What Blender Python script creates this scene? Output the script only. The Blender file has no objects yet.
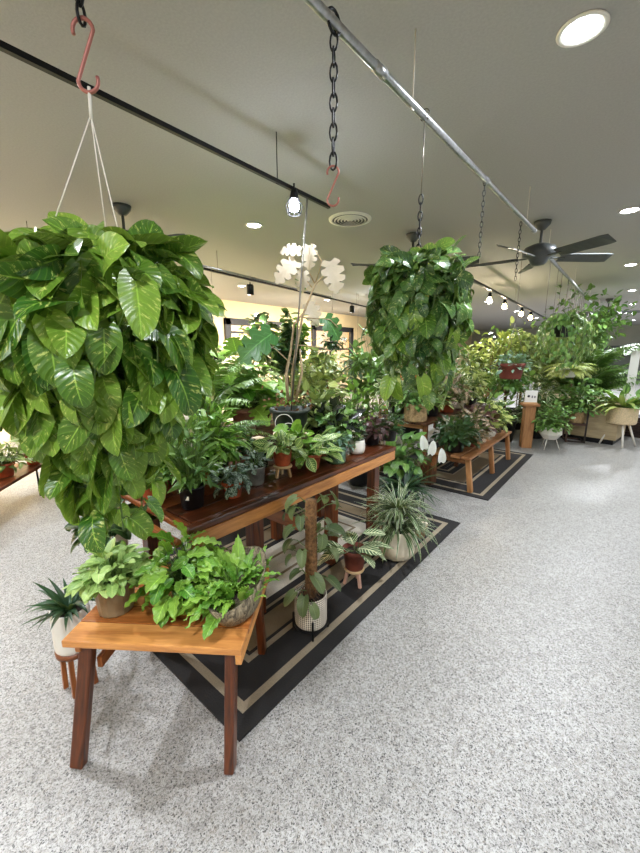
import bpy, math, random
import numpy as np
from mathutils import Vector, Matrix
from math import sin, cos, pi, radians, atan, sqrt, hypot
random.seed(7); RNG = np.random.default_rng(7)
sc = bpy.context.scene
C = sc.collection

# ------------------------------------------------------------------ survey
FPX = 373.0; PITCH = atan(76 / FPX); YAW = radians(39.6); EYE = 1.5; CEIL = 2.7; RAIL = 2.45
def ray(px, py):
    r = px - 320; d = py - 426.5
    f = FPX * cos(PITCH) - d * sin(PITCH); dn = d * cos(PITCH) + FPX * sin(PITCH)
    return (-sin(YAW) * f + cos(YAW) * r, cos(YAW) * f + sin(YAW) * r, -dn, f)
def at(px, py, z):
    x, y, w, _ = ray(px, py); t = (z - EYE) / w
    return (x * t, y * t, z)
def zat(px, py, x, y):
    rx, ry, rz, _ = ray(px, py); return EYE + rz * hypot(x, y) / hypot(rx, ry)
def atd(px, py, f):
    x, y, w, ff = ray(px, py); t = f / ff
    return Vector((x * t, y * t, EYE + w * t))

# ------------------------------------------------------------------ materials
def lin(c):
    return tuple(((v / 255) / 12.92 if v / 255 <= .04045 else ((v / 255 + .055) / 1.055) ** 2.4) for v in c) + (1,)
def newmat(name):
    m = bpy.data.materials.new(name); m.use_nodes = True
    nt = m.node_tree; return m, nt, nt.nodes, nt.links, nt.nodes['Principled BSDF']
def mix(nt, fac, a, b, blend='MIX'):
    n = nt.nodes.new('ShaderNodeMix'); n.data_type = 'RGBA'; n.blend_type = blend
    for s, v in ((n.inputs[0], fac), (n.inputs[6], a), (n.inputs[7], b)):
        if hasattr(v, 'links'): nt.links.new(v, s)
        else: s.default_value = v
    return n.outputs[2]
def mth(nt, op, a, b=0.0, c=None, clamp=False):
    n = nt.nodes.new('ShaderNodeMath'); n.operation = op; n.use_clamp = clamp
    for i, v in enumerate((a, b) if c is None else (a, b, c)):
        if hasattr(v, 'links'): nt.links.new(v, n.inputs[i])
        else: n.inputs[i].default_value = v
    return n.outputs[0]
def sstep(nt, v, a, b):
    n = nt.nodes.new('ShaderNodeMapRange'); n.interpolation_type = 'SMOOTHSTEP'
    nt.links.new(v, n.inputs[0]); n.inputs[1].default_value = a; n.inputs[2].default_value = b
    return n.outputs[0]
def noise(nt, vec, scale, detail=3, rough=.55, dist=0):
    n = nt.nodes.new('ShaderNodeTexNoise'); n.inputs['Scale'].default_value = scale
    n.inputs['Detail'].default_value = detail; n.inputs['Roughness'].default_value = rough
    n.inputs['Distortion'].default_value = dist
    if vec is not None: nt.links.new(vec, n.inputs['Vector'])
    return n.outputs[0]
def objco(nt):
    n = nt.nodes.new('ShaderNodeTexCoord'); return n.outputs['Object']
def bump(nt, b, h, strength, dist=.01):
    n = nt.nodes.new('ShaderNodeBump'); n.inputs['Strength'].default_value = strength; n.inputs['Distance'].default_value = dist
    nt.links.new(h, n.inputs['Height']); nt.links.new(n.outputs[0], b.inputs['Normal'])

def flat(name, col, rough=.5, metal=0, nscale=0, namt=.15, bmp=0, trans=0):
    m, nt, N, L, b = newmat(name)
    b.inputs['Roughness'].default_value = rough; b.inputs['Metallic'].default_value = metal
    c = lin(col)
    if nscale:
        v = noise(nt, objco(nt), nscale, 4, .6)
        dk = tuple(x * (1 - namt) for x in c[:3]) + (1,); lt = tuple(min(1, x * (1 + namt)) for x in c[:3]) + (1,)
        L.new(mix(nt, sstep(nt, v, .3, .7), dk, lt), b.inputs['Base Color'])
        if bmp: bump(nt, b, v, bmp, .004)
    else: b.inputs['Base Color'].default_value = c
    return m
def emit(name, col, s):
    m, nt, N, L, b = newmat(name)
    b.inputs['Base Color'].default_value = lin(col); b.inputs['Emission Color'].default_value = lin(col)
    b.inputs['Emission Strength'].default_value = s
    return m
def wood(name, dark, mid, light, rough=.35, vary=.6):
    m, nt, N, L, b = newmat(name)
    uv = N.new('ShaderNodeUVMap'); at_ = N.new('ShaderNodeAttribute'); at_.attribute_name = 'rnd'
    sx = N.new('ShaderNodeSeparateXYZ'); L.new(uv.outputs[0], sx.inputs[0])
    cb = N.new('ShaderNodeCombineXYZ')
    L.new(mth(nt, 'MULTIPLY', sx.outputs[0], 1.2), cb.inputs[0]); L.new(mth(nt, 'MULTIPLY', sx.outputs[1], 11), cb.inputs[1])
    L.new(mth(nt, 'MULTIPLY', at_.outputs['Fac'], 37), cb.inputs[2])
    n1 = noise(nt, cb.outputs[0], 2.2, 5, .6, 1.2); n2 = noise(nt, cb.outputs[0], 9, 3, .6, .4)
    g = mth(nt, 'ADD', mth(nt, 'MULTIPLY', n1, .8), mth(nt, 'MULTIPLY', n2, .2))
    g = mth(nt, 'ADD', g, mth(nt, 'MULTIPLY', mth(nt, 'SUBTRACT', at_.outputs['Fac'], .5), vary))
    r = N.new('ShaderNodeValToRGB'); e = r.color_ramp.elements
    e[0].position = .25; e[0].color = lin(dark); e[1].position = .8; e[1].color = lin(light)
    x = e.new(.5); x.color = lin(mid)
    L.new(g, r.inputs[0]); L.new(r.outputs[0], b.inputs['Base Color'])
    b.inputs['Roughness'].default_value = rough
    bump(nt, b, n2, .15, .003)
    return m

def leafmat(name, c1, c2, kind='plain', c3=(220, 215, 140), rough=.36, tl=.13):
    m, nt, N, L, b = newmat(name)
    uv = N.new('ShaderNodeUVMap'); a = N.new('ShaderNodeAttribute'); a.attribute_name = 'rnd'; rnd = a.outputs['Fac']
    sx = N.new('ShaderNodeSeparateXYZ'); L.new(uv.outputs[0], sx.inputs[0]); u = sx.outputs[0]; v = sx.outputs[1]
    av = mth(nt, 'ABSOLUTE', mth(nt, 'SUBTRACT', mth(nt, 'MULTIPLY', v, 2), 1))
    col = mix(nt, rnd, lin(c1), lin(c2))
    off = N.new('ShaderNodeCombineXYZ'); L.new(u, off.inputs[0]); L.new(v, off.inputs[1]); L.new(mth(nt, 'MULTIPLY', rnd, 91), off.inputs[2])
    nv = noise(nt, off.outputs[0], 2.5, 3, .6)
    col = mix(nt, mth(nt, 'MULTIPLY', nv, .35), col, tuple(x * .45 for x in lin(c1)[:3]) + (1,))
    vein = mth(nt, 'SINE', mth(nt, 'MULTIPLY', mth(nt, 'SUBTRACT', u, mth(nt, 'MULTIPLY', av, .28)), 46))
    veinm = sstep(nt, vein, .72, 1.0)
    mid = sstep(nt, av, .07, .0)
    n3 = mth(nt, 'SINE', mth(nt, 'MULTIPLY', mth(nt, 'SUBTRACT', u, mth(nt, 'MULTIPLY', av, .28)), 46))
    hl = tuple(min(1, x * 1.7 + .02) for x in lin(c2)[:3]) + (1,)
    if kind in ('plain', 'pothos', 'albo', 'speckle', 'edge'):
        col = mix(nt, mth(nt, 'MULTIPLY', veinm, .13), col, hl)
        col = mix(nt, mth(nt, 'MULTIPLY', mid, .6), col, hl)
    if kind == 'pothos':
        sc2 = N.new('ShaderNodeCombineXYZ'); L.new(mth(nt, 'MULTIPLY', mth(nt, 'SUBTRACT', u, mth(nt, 'MULTIPLY', av, .25)), 9), sc2.inputs[0]); L.new(mth(nt, 'MULTIPLY', v, 2.2), sc2.inputs[1]); L.new(mth(nt, 'MULTIPLY', rnd, 53), sc2.inputs[2])
        k = noise(nt, sc2.outputs[0], 1.6, 4, .7)
        col = mix(nt, mth(nt, 'MULTIPLY', sstep(nt, k, .56, .66), .75), col, lin(c3))
    if kind == 'albo':
        k = mth(nt, 'ADD', noise(nt, off.outputs[0], 1.8, 4, .7), mth(nt, 'MULTIPLY', mth(nt, 'SUBTRACT', rnd, .5), .9))
        col = mix(nt, sstep(nt, k, .47, .53), col, lin(c3))
    if kind == 'speckle':
        k = noise(nt, off.outputs[0], 9, 3, .7)
        col = mix(nt, sstep(nt, k, .5, .6), col, lin(c3))
    if kind == 'edge':
        col = mix(nt, sstep(nt, av, .66, .78), col, lin(c3))
    if kind == 'center':
        col = mix(nt, sstep(nt, av, .45, .3), col, lin(c3))
    if kind == 'zebra':
        col = mix(nt, sstep(nt, vein, .3, .75), col, lin(c3))
        col = mix(nt, sstep(nt, av, .14, .06), col, lin(c3))
    if kind == 'prayer':
        col = mix(nt, mth(nt, 'MULTIPLY', sstep(nt, vein, .0, .8), sstep(nt, av, .9, .3)), col, lin(c3))
        col = mix(nt, sstep(nt, av, .12, .04), col, lin(c3))
        col = mix(nt, sstep(nt, av, .78, .9), col, lin(c3))
    if kind == 'silver':
        k = noise(nt, off.outputs[0], 5, 2, .5)
        col = mix(nt, mth(nt, 'MULTIPLY', sstep(nt, k, .42, .5), sstep(nt, av, .95, .7)), col, lin(c3))
    L.new(col, b.inputs['Base Color']); b.inputs['Roughness'].default_value = rough
    b.inputs['Specular IOR Level'].default_value = .45
    bump(nt, b, n3, .14, .004)
    t = N.new('ShaderNodeBsdfTranslucent'); L.new(mix(nt, .35, col, (.55, .75, .12, 1), 'MIX'), t.inputs[0])
    ms = N.new('ShaderNodeMixShader'); ms.inputs[0].default_value = tl
    L.new(b.outputs[0], ms.inputs[1]); L.new(t.outputs[0], ms.inputs[2])
    L.new(ms.outputs[0], N['Material Output'].inputs[0])
    return m

M = {}
M['acacia'] = wood('acacia_wood', (78, 38, 16), (160, 94, 42), (216, 152, 84), .32)
M['mahog'] = wood('mahogany_wood', (48, 22, 10), (112, 58, 26), (166, 98, 46), .33, .4)
M['mahogtop'] = wood('mahogany_top', (46, 22, 12), (98, 50, 26), (138, 80, 42), .28, .4)
M['rustic'] = wood('rustic_wood', (70, 40, 20), (132, 84, 46), (180, 130, 82), .5)
M['pine'] = wood('pale_wood', (176, 136, 92), (206, 170, 124), (228, 200, 158), .5)
M['plyw'] = wood('plywood_panel', (146, 128, 98), (170, 152, 118), (186, 170, 136), .5)
M['darkw'] = wood('dark_brown_wood', (30, 18, 12), (52, 32, 22), (74, 48, 34), .4)
M['terra'] = flat('terracotta', (176, 84, 48), .75, 0, 18, .25, .2)
M['terrad'] = flat('dark_terracotta', (112, 52, 38), .7, 0, 14, .2, .2)
M['rose'] = flat('rose_brown_clay', (176, 130, 112), .7, 0, 14, .2)
M['white'] = flat('white_ceramic', (232, 228, 218), .3, 0, 8, .05)
M['cream'] = flat('cream_ceramic', (222, 212, 190), .45, 0, 10, .1, .1)
M['taupe'] = flat('taupe_ceramic', (134, 122, 98), .35, 0, 12, .22, .2)
M['black'] = flat('black_plastic', (18, 18, 20), .35)
M['blackm'] = flat('black_metal', (24, 25, 28), .4, .5)
M['zinc'] = flat('galvanized_zinc', (160, 162, 156), .4, .6, 22, .25)
M['pipe'] = flat('galvanized_pipe', (172, 174, 176), .32, .85, 40, .2)
M['greeng'] = flat('green_glaze', (84, 116, 92), .25, 0, 14, .3)
M['basket'] = flat('tan_basket', (170, 142, 102), .8, 0, 60, .35, .6)
M['rattan'] = flat('pale_rattan', (216, 194, 156), .7, 0, 70, .2, .5)
M['urn'] = flat('dark_urn_glaze', (46, 54, 46), .4, 0, 12, .4, .3)
M['soil'] = flat('potting_soil', (46, 34, 26), .95, 0, 70, .6, 1)
M['moss'] = flat('coir_moss', (122, 88, 54), .95, 0, 60, .45, 1)
M['stem'] = flat('green_stem', (92, 120, 58), .5)
M['bark'] = flat('brown_bark', (112, 84, 60), .8, 0, 40, .3, .5)
M['stemp'] = flat('pale_bark', (168, 148, 116), .8, 0, 40, .25, .5)
M['wire'] = flat('white_cord', (226, 222, 212), .6)
M['steelw'] = flat('grey_wire', (120, 116, 108), .4, .7)
M['pink'] = flat('copper_pink_hook', (168, 106, 96), .4, .3)
M['fan'] = flat('fan_grey_blade', (74, 78, 78), .4, 0, 6, .15)
M['pinkleg'] = flat('pinkish_wood', (206, 164, 146), .5)
M['label'] = flat('white_sticker', (240, 240, 236), .5)
M['ink'] = flat('printed_ink', (40, 40, 44), .6)
M['doorf'] = flat('door_frame_grey', (44, 43, 47), .45, 0, 20, .12)
M['column'] = flat('white_paint', (232, 232, 228), .5)
M['bulb'] = emit('warm_bulb', (255, 226, 170), 30)
M['bulbc'] = emit('cool_bulb', (232, 240, 255), 30)
M['disc'] = emit('downlight_disc', (240, 246, 255), 28)

# bark bowl material: ridged grey-brown
def m_barkbowl():
    m, nt, N, L, b = newmat('bark_texture_pot')
    mp = N.new('ShaderNodeMapping'); mp.inputs['Scale'].default_value = (18, 18, 4); L.new(objco(nt), mp.inputs[0])
    v = noise(nt, mp.outputs[0], 3.2, 5, .7, 1.5)
    r = N.new('ShaderNodeValToRGB'); e = r.color_ramp.elements
    e[0].position = .38; e[0].color = lin((66, 56, 42)); e[1].position = .6; e[1].color = lin((164, 150, 120)); L.new(v, r.inputs[0])
    L.new(r.outputs[0], b.inputs['Base Color']); b.inputs['Roughness'].default_value = .75
    bump(nt, b, v, .9, .01); return m
M['barkbowl'] = m_barkbowl()
def m_dots():
    m, nt, N, L, b = newmat('dotted_white_ceramic')
    uv = N.new('ShaderNodeUVMap'); sx = N.new('ShaderNodeSeparateXYZ'); L.new(uv.outputs[0], sx.inputs[0])
    def tri(o, k):
        f = mth(nt, 'FRACT', mth(nt, 'MULTIPLY', o, k)); return mth(nt, 'SUBTRACT', f, .5)
    a = tri(sx.outputs[0], 86); c = tri(sx.outputs[1], 86)
    d = mth(nt, 'ADD', mth(nt, 'MULTIPLY', a, a), mth(nt, 'MULTIPLY', c, c))
    L.new(mix(nt, sstep(nt, d, .16, .10), lin((238, 230, 214)), lin((84, 62, 46))), b.inputs['Base Color'])
    b.inputs['Roughness'].default_value = .5; return m
M['dots'] = m_dots()

def m_floor():
    m, nt, N, L, b = newmat('terrazzo_floor'); co = objco(nt)
    w = N.new('ShaderNodeTexNoise'); w.inputs['Scale'].default_value = 60; L.new(co, w.inputs['Vector'])
    wv = N.new('ShaderNodeVectorMath'); wv.operation = 'MULTIPLY_ADD'; L.new(w.outputs['Color'], wv.inputs[0]); wv.inputs[1].default_value = (.012, .012, .012); L.new(co, wv.inputs[2])
    cols = lin((206, 205, 202))
    def chips(scale, th=0, soft=0):
        vo = N.new('ShaderNodeTexVoronoi'); vo.inputs['Scale'].default_value = scale; L.new(wv.outputs[0], vo.inputs['Vector'])
        s = N.new('ShaderNodeSeparateColor'); L.new(vo.outputs['Color'], s.inputs[0])
        return s, vo
    def ramp(sock, stops):
        r = N.new('ShaderNodeValToRGB'); r.color_ramp.interpolation = 'CONSTANT'; e = r.color_ramp.elements
        e[0].position = 0; e[0].color = lin(stops[0][1]); e[1].position = stops[1][0]; e[1].color = lin(stops[1][1])
        for p, c in stops[2:]:
            x = e.new(p); x.color = lin(c)
        L.new(sock, r.inputs[0]); return r.outputs[0]
    s1, v1 = chips(150); s2, v2 = chips(330); s3, v3 = chips(95)
    base = ramp(s1.outputs[0], [(0, (112, 110, 106)), (.16, (168, 165, 158)), (.4, (206, 205, 202)), (.72, (190, 188, 184)), (.9, (166, 158, 146))])
    fine = ramp(s2.outputs[1], [(0, (36, 36, 38)), (.18, (136, 134, 130)), (.34, (205, 204, 202)), (.7, (186, 184, 180))])
    col = mix(nt, .5, base, fine)
    dk = mth(nt, 'MULTIPLY', mth(nt, 'LESS_THAN', s1.outputs[2], .13), mth(nt, 'LESS_THAN', v1.outputs['Distance'], .42))
    col = mix(nt, mth(nt, 'MULTIPLY', dk, .85), col, lin((34, 34, 36)))
    dk2 = mth(nt, 'MULTIPLY', mth(nt, 'LESS_THAN', s3.outputs[2], .10), mth(nt, 'LESS_THAN', v3.outputs['Distance'], .36))
    col = mix(nt, mth(nt, 'MULTIPLY', dk2, .8), col, lin((52, 50, 50)))
    big = noise(nt, co, .7, 4, .6)
    col = mix(nt, mth(nt, 'MULTIPLY', sstep(nt, big, .4, .7), .14), col, lin((150, 146, 136)))
    med = noise(nt, co, 22, 3, .6)
    col = mix(nt, mth(nt, 'MULTIPLY', sstep(nt, med, .45, .7), .28), col, lin((128, 125, 120)))
    col = mix(nt, .22, col, (0, 0, 0, 1))
    L.new(col, b.inputs['Base Color'])
    L.new(mth(nt, 'ADD', mth(nt, 'MULTIPLY', big, .3), .27), b.inputs['Roughness']); return m
M['floor'] = m_floor()
M['ceil'] = flat('painted_ceiling', (172, 170, 167), .8, 0, 90, .05, .25)
M['wallw'] = flat('beige_wall_paint', (244, 220, 176), .8, 0, 3, .04)
M['wallg'] = flat('grey_wall_and_reflection', (170, 172, 160), .7, 0, 2, .06)

def m_rug(name='striped_rug', pale=False):
    m, nt, N, L, b = newmat(name)
    uv = N.new('ShaderNodeUVMap'); sx = N.new('ShaderNodeSeparateXYZ'); L.new(uv.outputs[0], sx.inputs[0])
    # uv: metres from nearest edge stored in u
    d = sx.outputs[0]
    r = N.new('ShaderNodeValToRGB'); r.color_ramp.interpolation = 'CONSTANT'; e = r.color_ramp.elements
    blk = lin((30, 28, 28)); tan = lin((166, 152, 128)); fld = lin((136, 118, 90))
    e[0].position = 0; e[0].color = blk; e[1].position = .078; e[1].color = tan
    crm = lin((222, 216, 200))
    for p, c in (((.115, blk), (.26, tan), (.29, blk), (.31, fld), (.45, blk), (.48, tan), (.50, blk), (.55, crm), (.66, fld), (.68, crm)) if pale else ((.115, blk), (.30, tan), (.335, blk), (.36, fld), (.56, tan), (.58, blk), (.66, tan), (.69, blk))):
        x = e.new(p); x.color = c
    L.new(d, r.inputs[0])
    w = noise(nt, objco(nt), 160, 2, .6)
    L.new(mix(nt, mth(nt, 'MULTIPLY', w, .5), r.outputs[0], (.02, .02, .02, 1)), b.inputs['Base Color'])
    b.inputs['Roughness'].default_value = .95; bump(nt, b, w, .5, .004); return m
M['rug'] = m_rug(); M['rugp'] = m_rug('striped_rug_pale_centre', True)

G = {}
G['pothos'] = leafmat('pothos_leaf', (44, 92, 26), (132, 168, 58), 'pothos', (204, 212, 116), .3, .16)
G['pothos2'] = leafmat('pothos_leaf_dark', (30, 70, 34), (96, 138, 62), 'pothos', (206, 214, 130), .3, .14)
G['pale'] = leafmat('pale_green_leaf', (128, 166, 84), (186, 214, 128), 'plain', rough=.45)
G['fresh'] = leafmat('fresh_green_leaf', (72, 132, 38), (156, 196, 78), 'plain')
G['mid'] = leafmat('mid_green_leaf', (62, 108, 48), (128, 166, 82), 'plain')
G['dark'] = leafmat('dark_green_leaf', (24, 52, 30), (58, 92, 48), 'plain', rough=.3)
G['olive'] = leafmat('olive_leaf', (86, 110, 54), (158, 174, 98), 'plain')
G['cream'] = leafmat('cream_speckled_leaf', (84, 118, 62), (136, 162, 90), 'speckle', (226, 222, 176))
G['creamedge'] = leafmat('cream_edged_leaf', (70, 104, 56), (120, 148, 86), 'edge', (222, 222, 180))
G['stripe'] = leafmat('white_striped_strap_leaf', (30, 64, 30), (72, 104, 50), 'edge', (206, 212, 176))
G['spider'] = leafmat('dark_strap_leaf', (22, 52, 34), (50, 88, 56), 'plain')
G['zebra'] = leafmat('zebra_leaf', (30, 74, 40), (52, 100, 52), 'zebra', (222, 228, 186))
G['prayer'] = leafmat('prayer_leaf', (58, 110, 44), (92, 146, 62), 'prayer', (206, 222, 142))
G['silver'] = leafmat('silver_leaf', (36, 66, 52), (60, 92, 72), 'silver', (160, 180, 164))
G['albo'] = leafmat('albo_leaf', (52, 110, 56), (96, 150, 82), 'albo', (206, 192, 172))
G['burg'] = leafmat('burgundy_leaf', (46, 34, 34), (92, 56, 54), 'plain', rough=.28, tl=.1)
G['nearblack'] = leafmat('near_black_leaf', (22, 30, 28), (44, 50, 46), 'plain', rough=.25, tl=.08)
G['pinkvar'] = leafmat('pink_speckled_leaf', (64, 72, 48), (110, 108, 70), 'speckle', (216, 170, 150))
G['yellow'] = leafmat('yellow_green_leaf', (134, 154, 72), (190, 200, 118), 'plain')
G['blue'] = leafmat('blue_green_leaf', (84, 122, 104), (132, 164, 140), 'plain')
G['orange'] = leafmat('orange_petal', (226, 110, 48), (240, 150, 80), 'plain', rough=.5)
G['whitep'] = leafmat('white_spathe', (236, 240, 232), (246, 248, 244), 'plain', rough=.4)

# ------------------------------------------------------------------ mesh builder (all quads)
class MB:
    def __init__(s): s.V = []; s.F = []; s.U = []; s.R = []; s.S = []; s.n = 0
    def add(s, v, f, uv=None, rnd=.5, smooth=True):
        v = np.asarray(v, float).reshape(-1, 3); f = np.asarray(f, int).reshape(-1, 4)
        uv = np.zeros((len(v), 2)) if uv is None else np.asarray(uv, float).reshape(-1, 2)
        s.V.append(v); s.F.append(f + s.n); s.U.append(uv)
        s.R.append(np.broadcast_to(np.asarray(rnd, float), (len(v),)).copy()); s.S.append(np.full(len(f), smooth)); s.n += len(v)
        return s
    def box(s, c, size, rot=None, rnd=None, smooth=False):
        c = np.array(c, float); h = np.array(size, float) / 2
        sg = np.array([[x, y, z] for x in (-1, 1) for y in (-1, 1) for z in (-1, 1)], float)
        faces = [(0, 1, 3, 2), (4, 6, 7, 5), (0, 4, 5, 1), (2, 3, 7, 6), (0, 2, 6, 4), (1, 5, 7, 3)]
        lng = int(np.argmax(size)); V = []; F = []; U = []
        oth = [i for i in range(3) if i != lng]
        for k, fc in enumerate(faces):
            p = sg[list(fc)] * h; V.append(p); F.append([4 * k + i for i in range(4)])
            U.append(np.stack([p[:, lng], p[:, oth[0]] + p[:, oth[1]] * 1.0], 1))
        V = np.concatenate(V)
        if rot is not None: V = V @ np.array(rot).T
        # weld corners
        keyd = {}; idx = []; W = []; UU = []
        U = np.concatenate(U)
        for i, p in enumerate(V):
            k = tuple(np.round(p, 6))
            if k not in keyd: keyd[k] = len(W); W.append(p); UU.append(U[i])
            idx.append(keyd[k])
        F = np.array(idx)[np.array(F)]
        return s.add(np.array(W) + c, F, UU, random.random() if rnd is None else rnd, smooth)
    def bar(s, p0, p1, w, d, side=(1, 0, 0), rnd=None):
        p0 = Vector(p0); p1 = Vector(p1); z = (p1 - p0); L = z.length; z.normalize()
        x = Vector(side); x = (x - z * x.dot(z)).normalized(); y = z.cross(x)
        R = np.array([[x[i], y[i], z[i]] for i in range(3)])
        return s.box((p0 + p1) / 2, (w, d, L), R, rnd)
    def tube(s, pts, r, sides=6, rnd=.5, cap=True, closed=False):
        P = np.array([tuple(p) for p in pts], float); n = len(P)
        r = np.broadcast_to(np.asarray(r, float), (n,)).copy()
        T = np.gradient(P, axis=0) if not closed else np.roll(P, -1, 0) - np.roll(P, 1, 0)
        T /= np.linalg.norm(T, axis=1)[:, None] + 1e-12
        a = np.array([0, 0, 1.]) if abs(T[0][2]) < .9 else np.array([1., 0, 0])
        X = np.zeros_like(P); x = a - T[0] * a.dot(T[0])
        for i in range(n):
            x = x - T[i] * x.dot(T[i]); l = np.linalg.norm(x)
            x = x / l if l > 1e-6 else np.array([1., 0, 0]); X[i] = x
        Y = np.cross(T, X); th = np.linspace(0, 2 * pi, sides, endpoint=False)
        ring = lambda i, k=1.0: P[i] + (X[i][None] * np.cos(th)[:, None] + Y[i][None] * np.sin(th)[:, None]) * r[i] * k
        rows = [ring(i) for i in range(n)]
        if cap and not closed: rows = [ring(0, .01)] + rows + [ring(n - 1, .01)]
        V = np.concatenate(rows); m = len(rows); F = []
        for i in range(m if closed else m - 1):
            j = (i + 1) % m
            for k in range(sides):
                k2 = (k + 1) % sides; F.append((i * sides + k, i * sides + k2, j * sides + k2, j * sides + k))
        U = np.stack([np.repeat(np.arange(m) * .05, sides), np.tile(np.arange(sides) * .02, m)], 1)
        return s.add(V, F, U, rnd)
    def lathe(s, prof, seg=28, c=(0, 0, 0), sx=1, sy=1, ribs=0, ribamp=0, rnd=.5, facet=False):
        th = np.linspace(0, 2 * pi, seg, endpoint=False); V = []; U = []; l = 0; R0 = max(p[0] for p in prof)
        for i, (r, z) in enumerate(prof):
            if i: l += hypot(r - prof[i - 1][0], z - prof[i - 1][1])
            rr = r * (1 + (ribamp * np.cos(th * ribs) if ribs else 0))
            V.append(np.stack([rr * np.cos(th) * sx + c[0], rr * np.sin(th) * sy + c[1], np.full(seg, z) + c[2]], 1))
            U.append(np.stack([th / (2 * pi) * round(2 * pi * R0 * 86) / 86, np.full(seg, l)], 1))
        F = []
        for i in range(len(prof) - 1):
            for k in range(seg):
                k2 = (k + 1) % seg; F.append((i * seg + k, i * seg + k2, (i + 1) * seg + k2, (i + 1) * seg + k))
        return s.add(np.concatenate(V), F, np.concatenate(U), rnd, not facet)
    def leaves(s, tpls, P, D, U, S, rnd=None):
        P = np.asarray(P, float); n = len(P)
        if n == 0: return s
        D = np.asarray(D, float); U = np.asarray(U, float)
        S = np.broadcast_to(np.asarray(S, float), (n,)); rn = RNG.random(n) if rnd is None else np.broadcast_to(rnd, (n,))
        Y = D / (np.linalg.norm(D, axis=1)[:, None] + 1e-9)
        U = U + 1e-4; Z = U - Y * (U * Y).sum(1)[:, None]; Z /= np.linalg.norm(Z, axis=1)[:, None] + 1e-9
        X = np.cross(Y, Z); which = RNG.integers(0, len(tpls), n)
        for t, (tv, tf, tu) in enumerate(tpls):
            I = np.where(which == t)[0]
            if not len(I): continue
            R = np.stack([X[I], Y[I], Z[I]], 1)
            V = np.einsum('ka,nab->nkb', tv, R) * S[I][:, None, None] + P[I][:, None, :]
            k = len(tv); F = (tf[None] + (np.arange(len(I)) * k)[:, None, None]).reshape(-1, 4)
            s.add(V.reshape(-1, 3), F, np.tile(tu, (len(I), 1)), np.repeat(rn[I], k))
        return s
    def build(s, name, mat, parent=None, loc=(0, 0, 0), rotz=0, bevel=0):
        V = np.concatenate(s.V); F = np.concatenate(s.F); U = np.concatenate(s.U); R = np.concatenate(s.R); S = np.concatenate(s.S)
        me = bpy.data.meshes.new(name)
        me.vertices.add(len(V)); me.vertices.foreach_set('co', V.ravel())
        me.loops.add(F.size); me.loops.foreach_set('vertex_index', F.ravel().astype(np.int32))
        me.polygons.add(len(F)); me.polygons.foreach_set('loop_start', (np.arange(len(F)) * 4).astype(np.int32))
        uvl = me.uv_layers.new(name='UVMap'); uvl.data.foreach_set('uv', U[F.ravel()].ravel())
        a = me.attributes.new('rnd', 'FLOAT', 'POINT'); a.data.foreach_set('value', R)
        me.polygons.foreach_set('use_smooth', S)
        me.update(calc_edges=True); me.validate()
        o = bpy.data.objects.new(name, me); C.objects.link(o)
        me.materials.append(M[mat] if isinstance(mat, str) and mat in M else (G[mat] if isinstance(mat, str) else mat))
        if parent: o.parent = parent
        o.location = loc; o.rotation_euler = (0, 0, rotz)
        if bevel:
            b = o.modifiers.new('Bevel', 'BEVEL'); b.width = bevel; b.segments = 2; b.limit_method = 'ANGLE'
        return o
def tag(o, label, cat, group=None):
    o['label'] = label; o['category'] = cat
    if group: o['group'] = group
    return o
def thing(name, label, cat, loc=(0, 0, 0), rotz=0, group=None):
    o = bpy.data.objects.new(name, None); C.objects.link(o); o.location = loc; o.rotation_euler = (0, 0, rotz); o.empty_display_size = .05
    return tag(o, label, cat, group)
def struct(o): o['kind'] = 'structure'; return o

# ------------------------------------------------------------------ leaf templates  (unit length along +Y, face up +Z)
def tpl(prof, W, nt=8, nw=4, lobe=0, fold=.18, droop=.6, wave=0, wf=3, notch=0):
    t = np.linspace(0, 1, nt + 1); v = np.linspace(-1, 1, nw + 1)
    w = prof(t) * W; T, Vv = np.meshgrid(t, v, indexing='ij'); Wd = np.broadcast_to(w[:, None], T.shape).copy()
    if notch:
        k = np.where((np.arange(nt + 1) % 4 == 3) & (t > .12) & (t < .93), notch, 1.0)
        Wd = Wd * k[:, None]
    X = Vv * Wd; A = np.abs(Vv)
    Sx = T - lobe * A ** 1.6 * (1 - T) ** 3
    if notch: Sx = Sx + .10 * A ** 2
    Z = fold * np.abs(X) + wave * W * np.sin(T * 2 * pi * wf + (Vv > 0) * 1.3) * A ** 2
    d = max(droop, 1e-3); Yc = np.sin(d * Sx) / d; Zc = -(1 - np.cos(d * Sx)) / d
    Y = Yc + Z * np.sin(d * Sx); Zz = Zc + Z * np.cos(d * Sx)
    V = np.stack([X, Y, Zz], -1).reshape(-1, 3); F = []
    for i in range(nt):
        for j in range(nw):
            a = i * (nw + 1) + j; F.append((a, a + 1, a + nw + 2, a + nw + 1))
    U = np.stack([T, (Vv + 1) / 2], -1).reshape(-1, 2)
    return V, np.array(F), U
pr_heart = lambda t: np.clip((t + .02) ** .35 * (1 - t) ** .66 * 1.72, .012, 1)
pr_oval = lambda t: np.clip(np.sin(pi * np.clip(t, 0, 1) ** .85) ** .8, .02, 1)
pr_lance = lambda t: np.clip(np.sin(pi * t ** .7) ** .9, .02, 1)
pr_strap = lambda t: np.clip(np.minimum(t * 8 + .45, 1) * (1 - t ** 3) ** .9, .02, 1)
pr_round = lambda t: np.clip(np.sqrt(np.clip(1 - (2 * t - 1) ** 2, 0, 1)), .05, 1)
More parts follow.
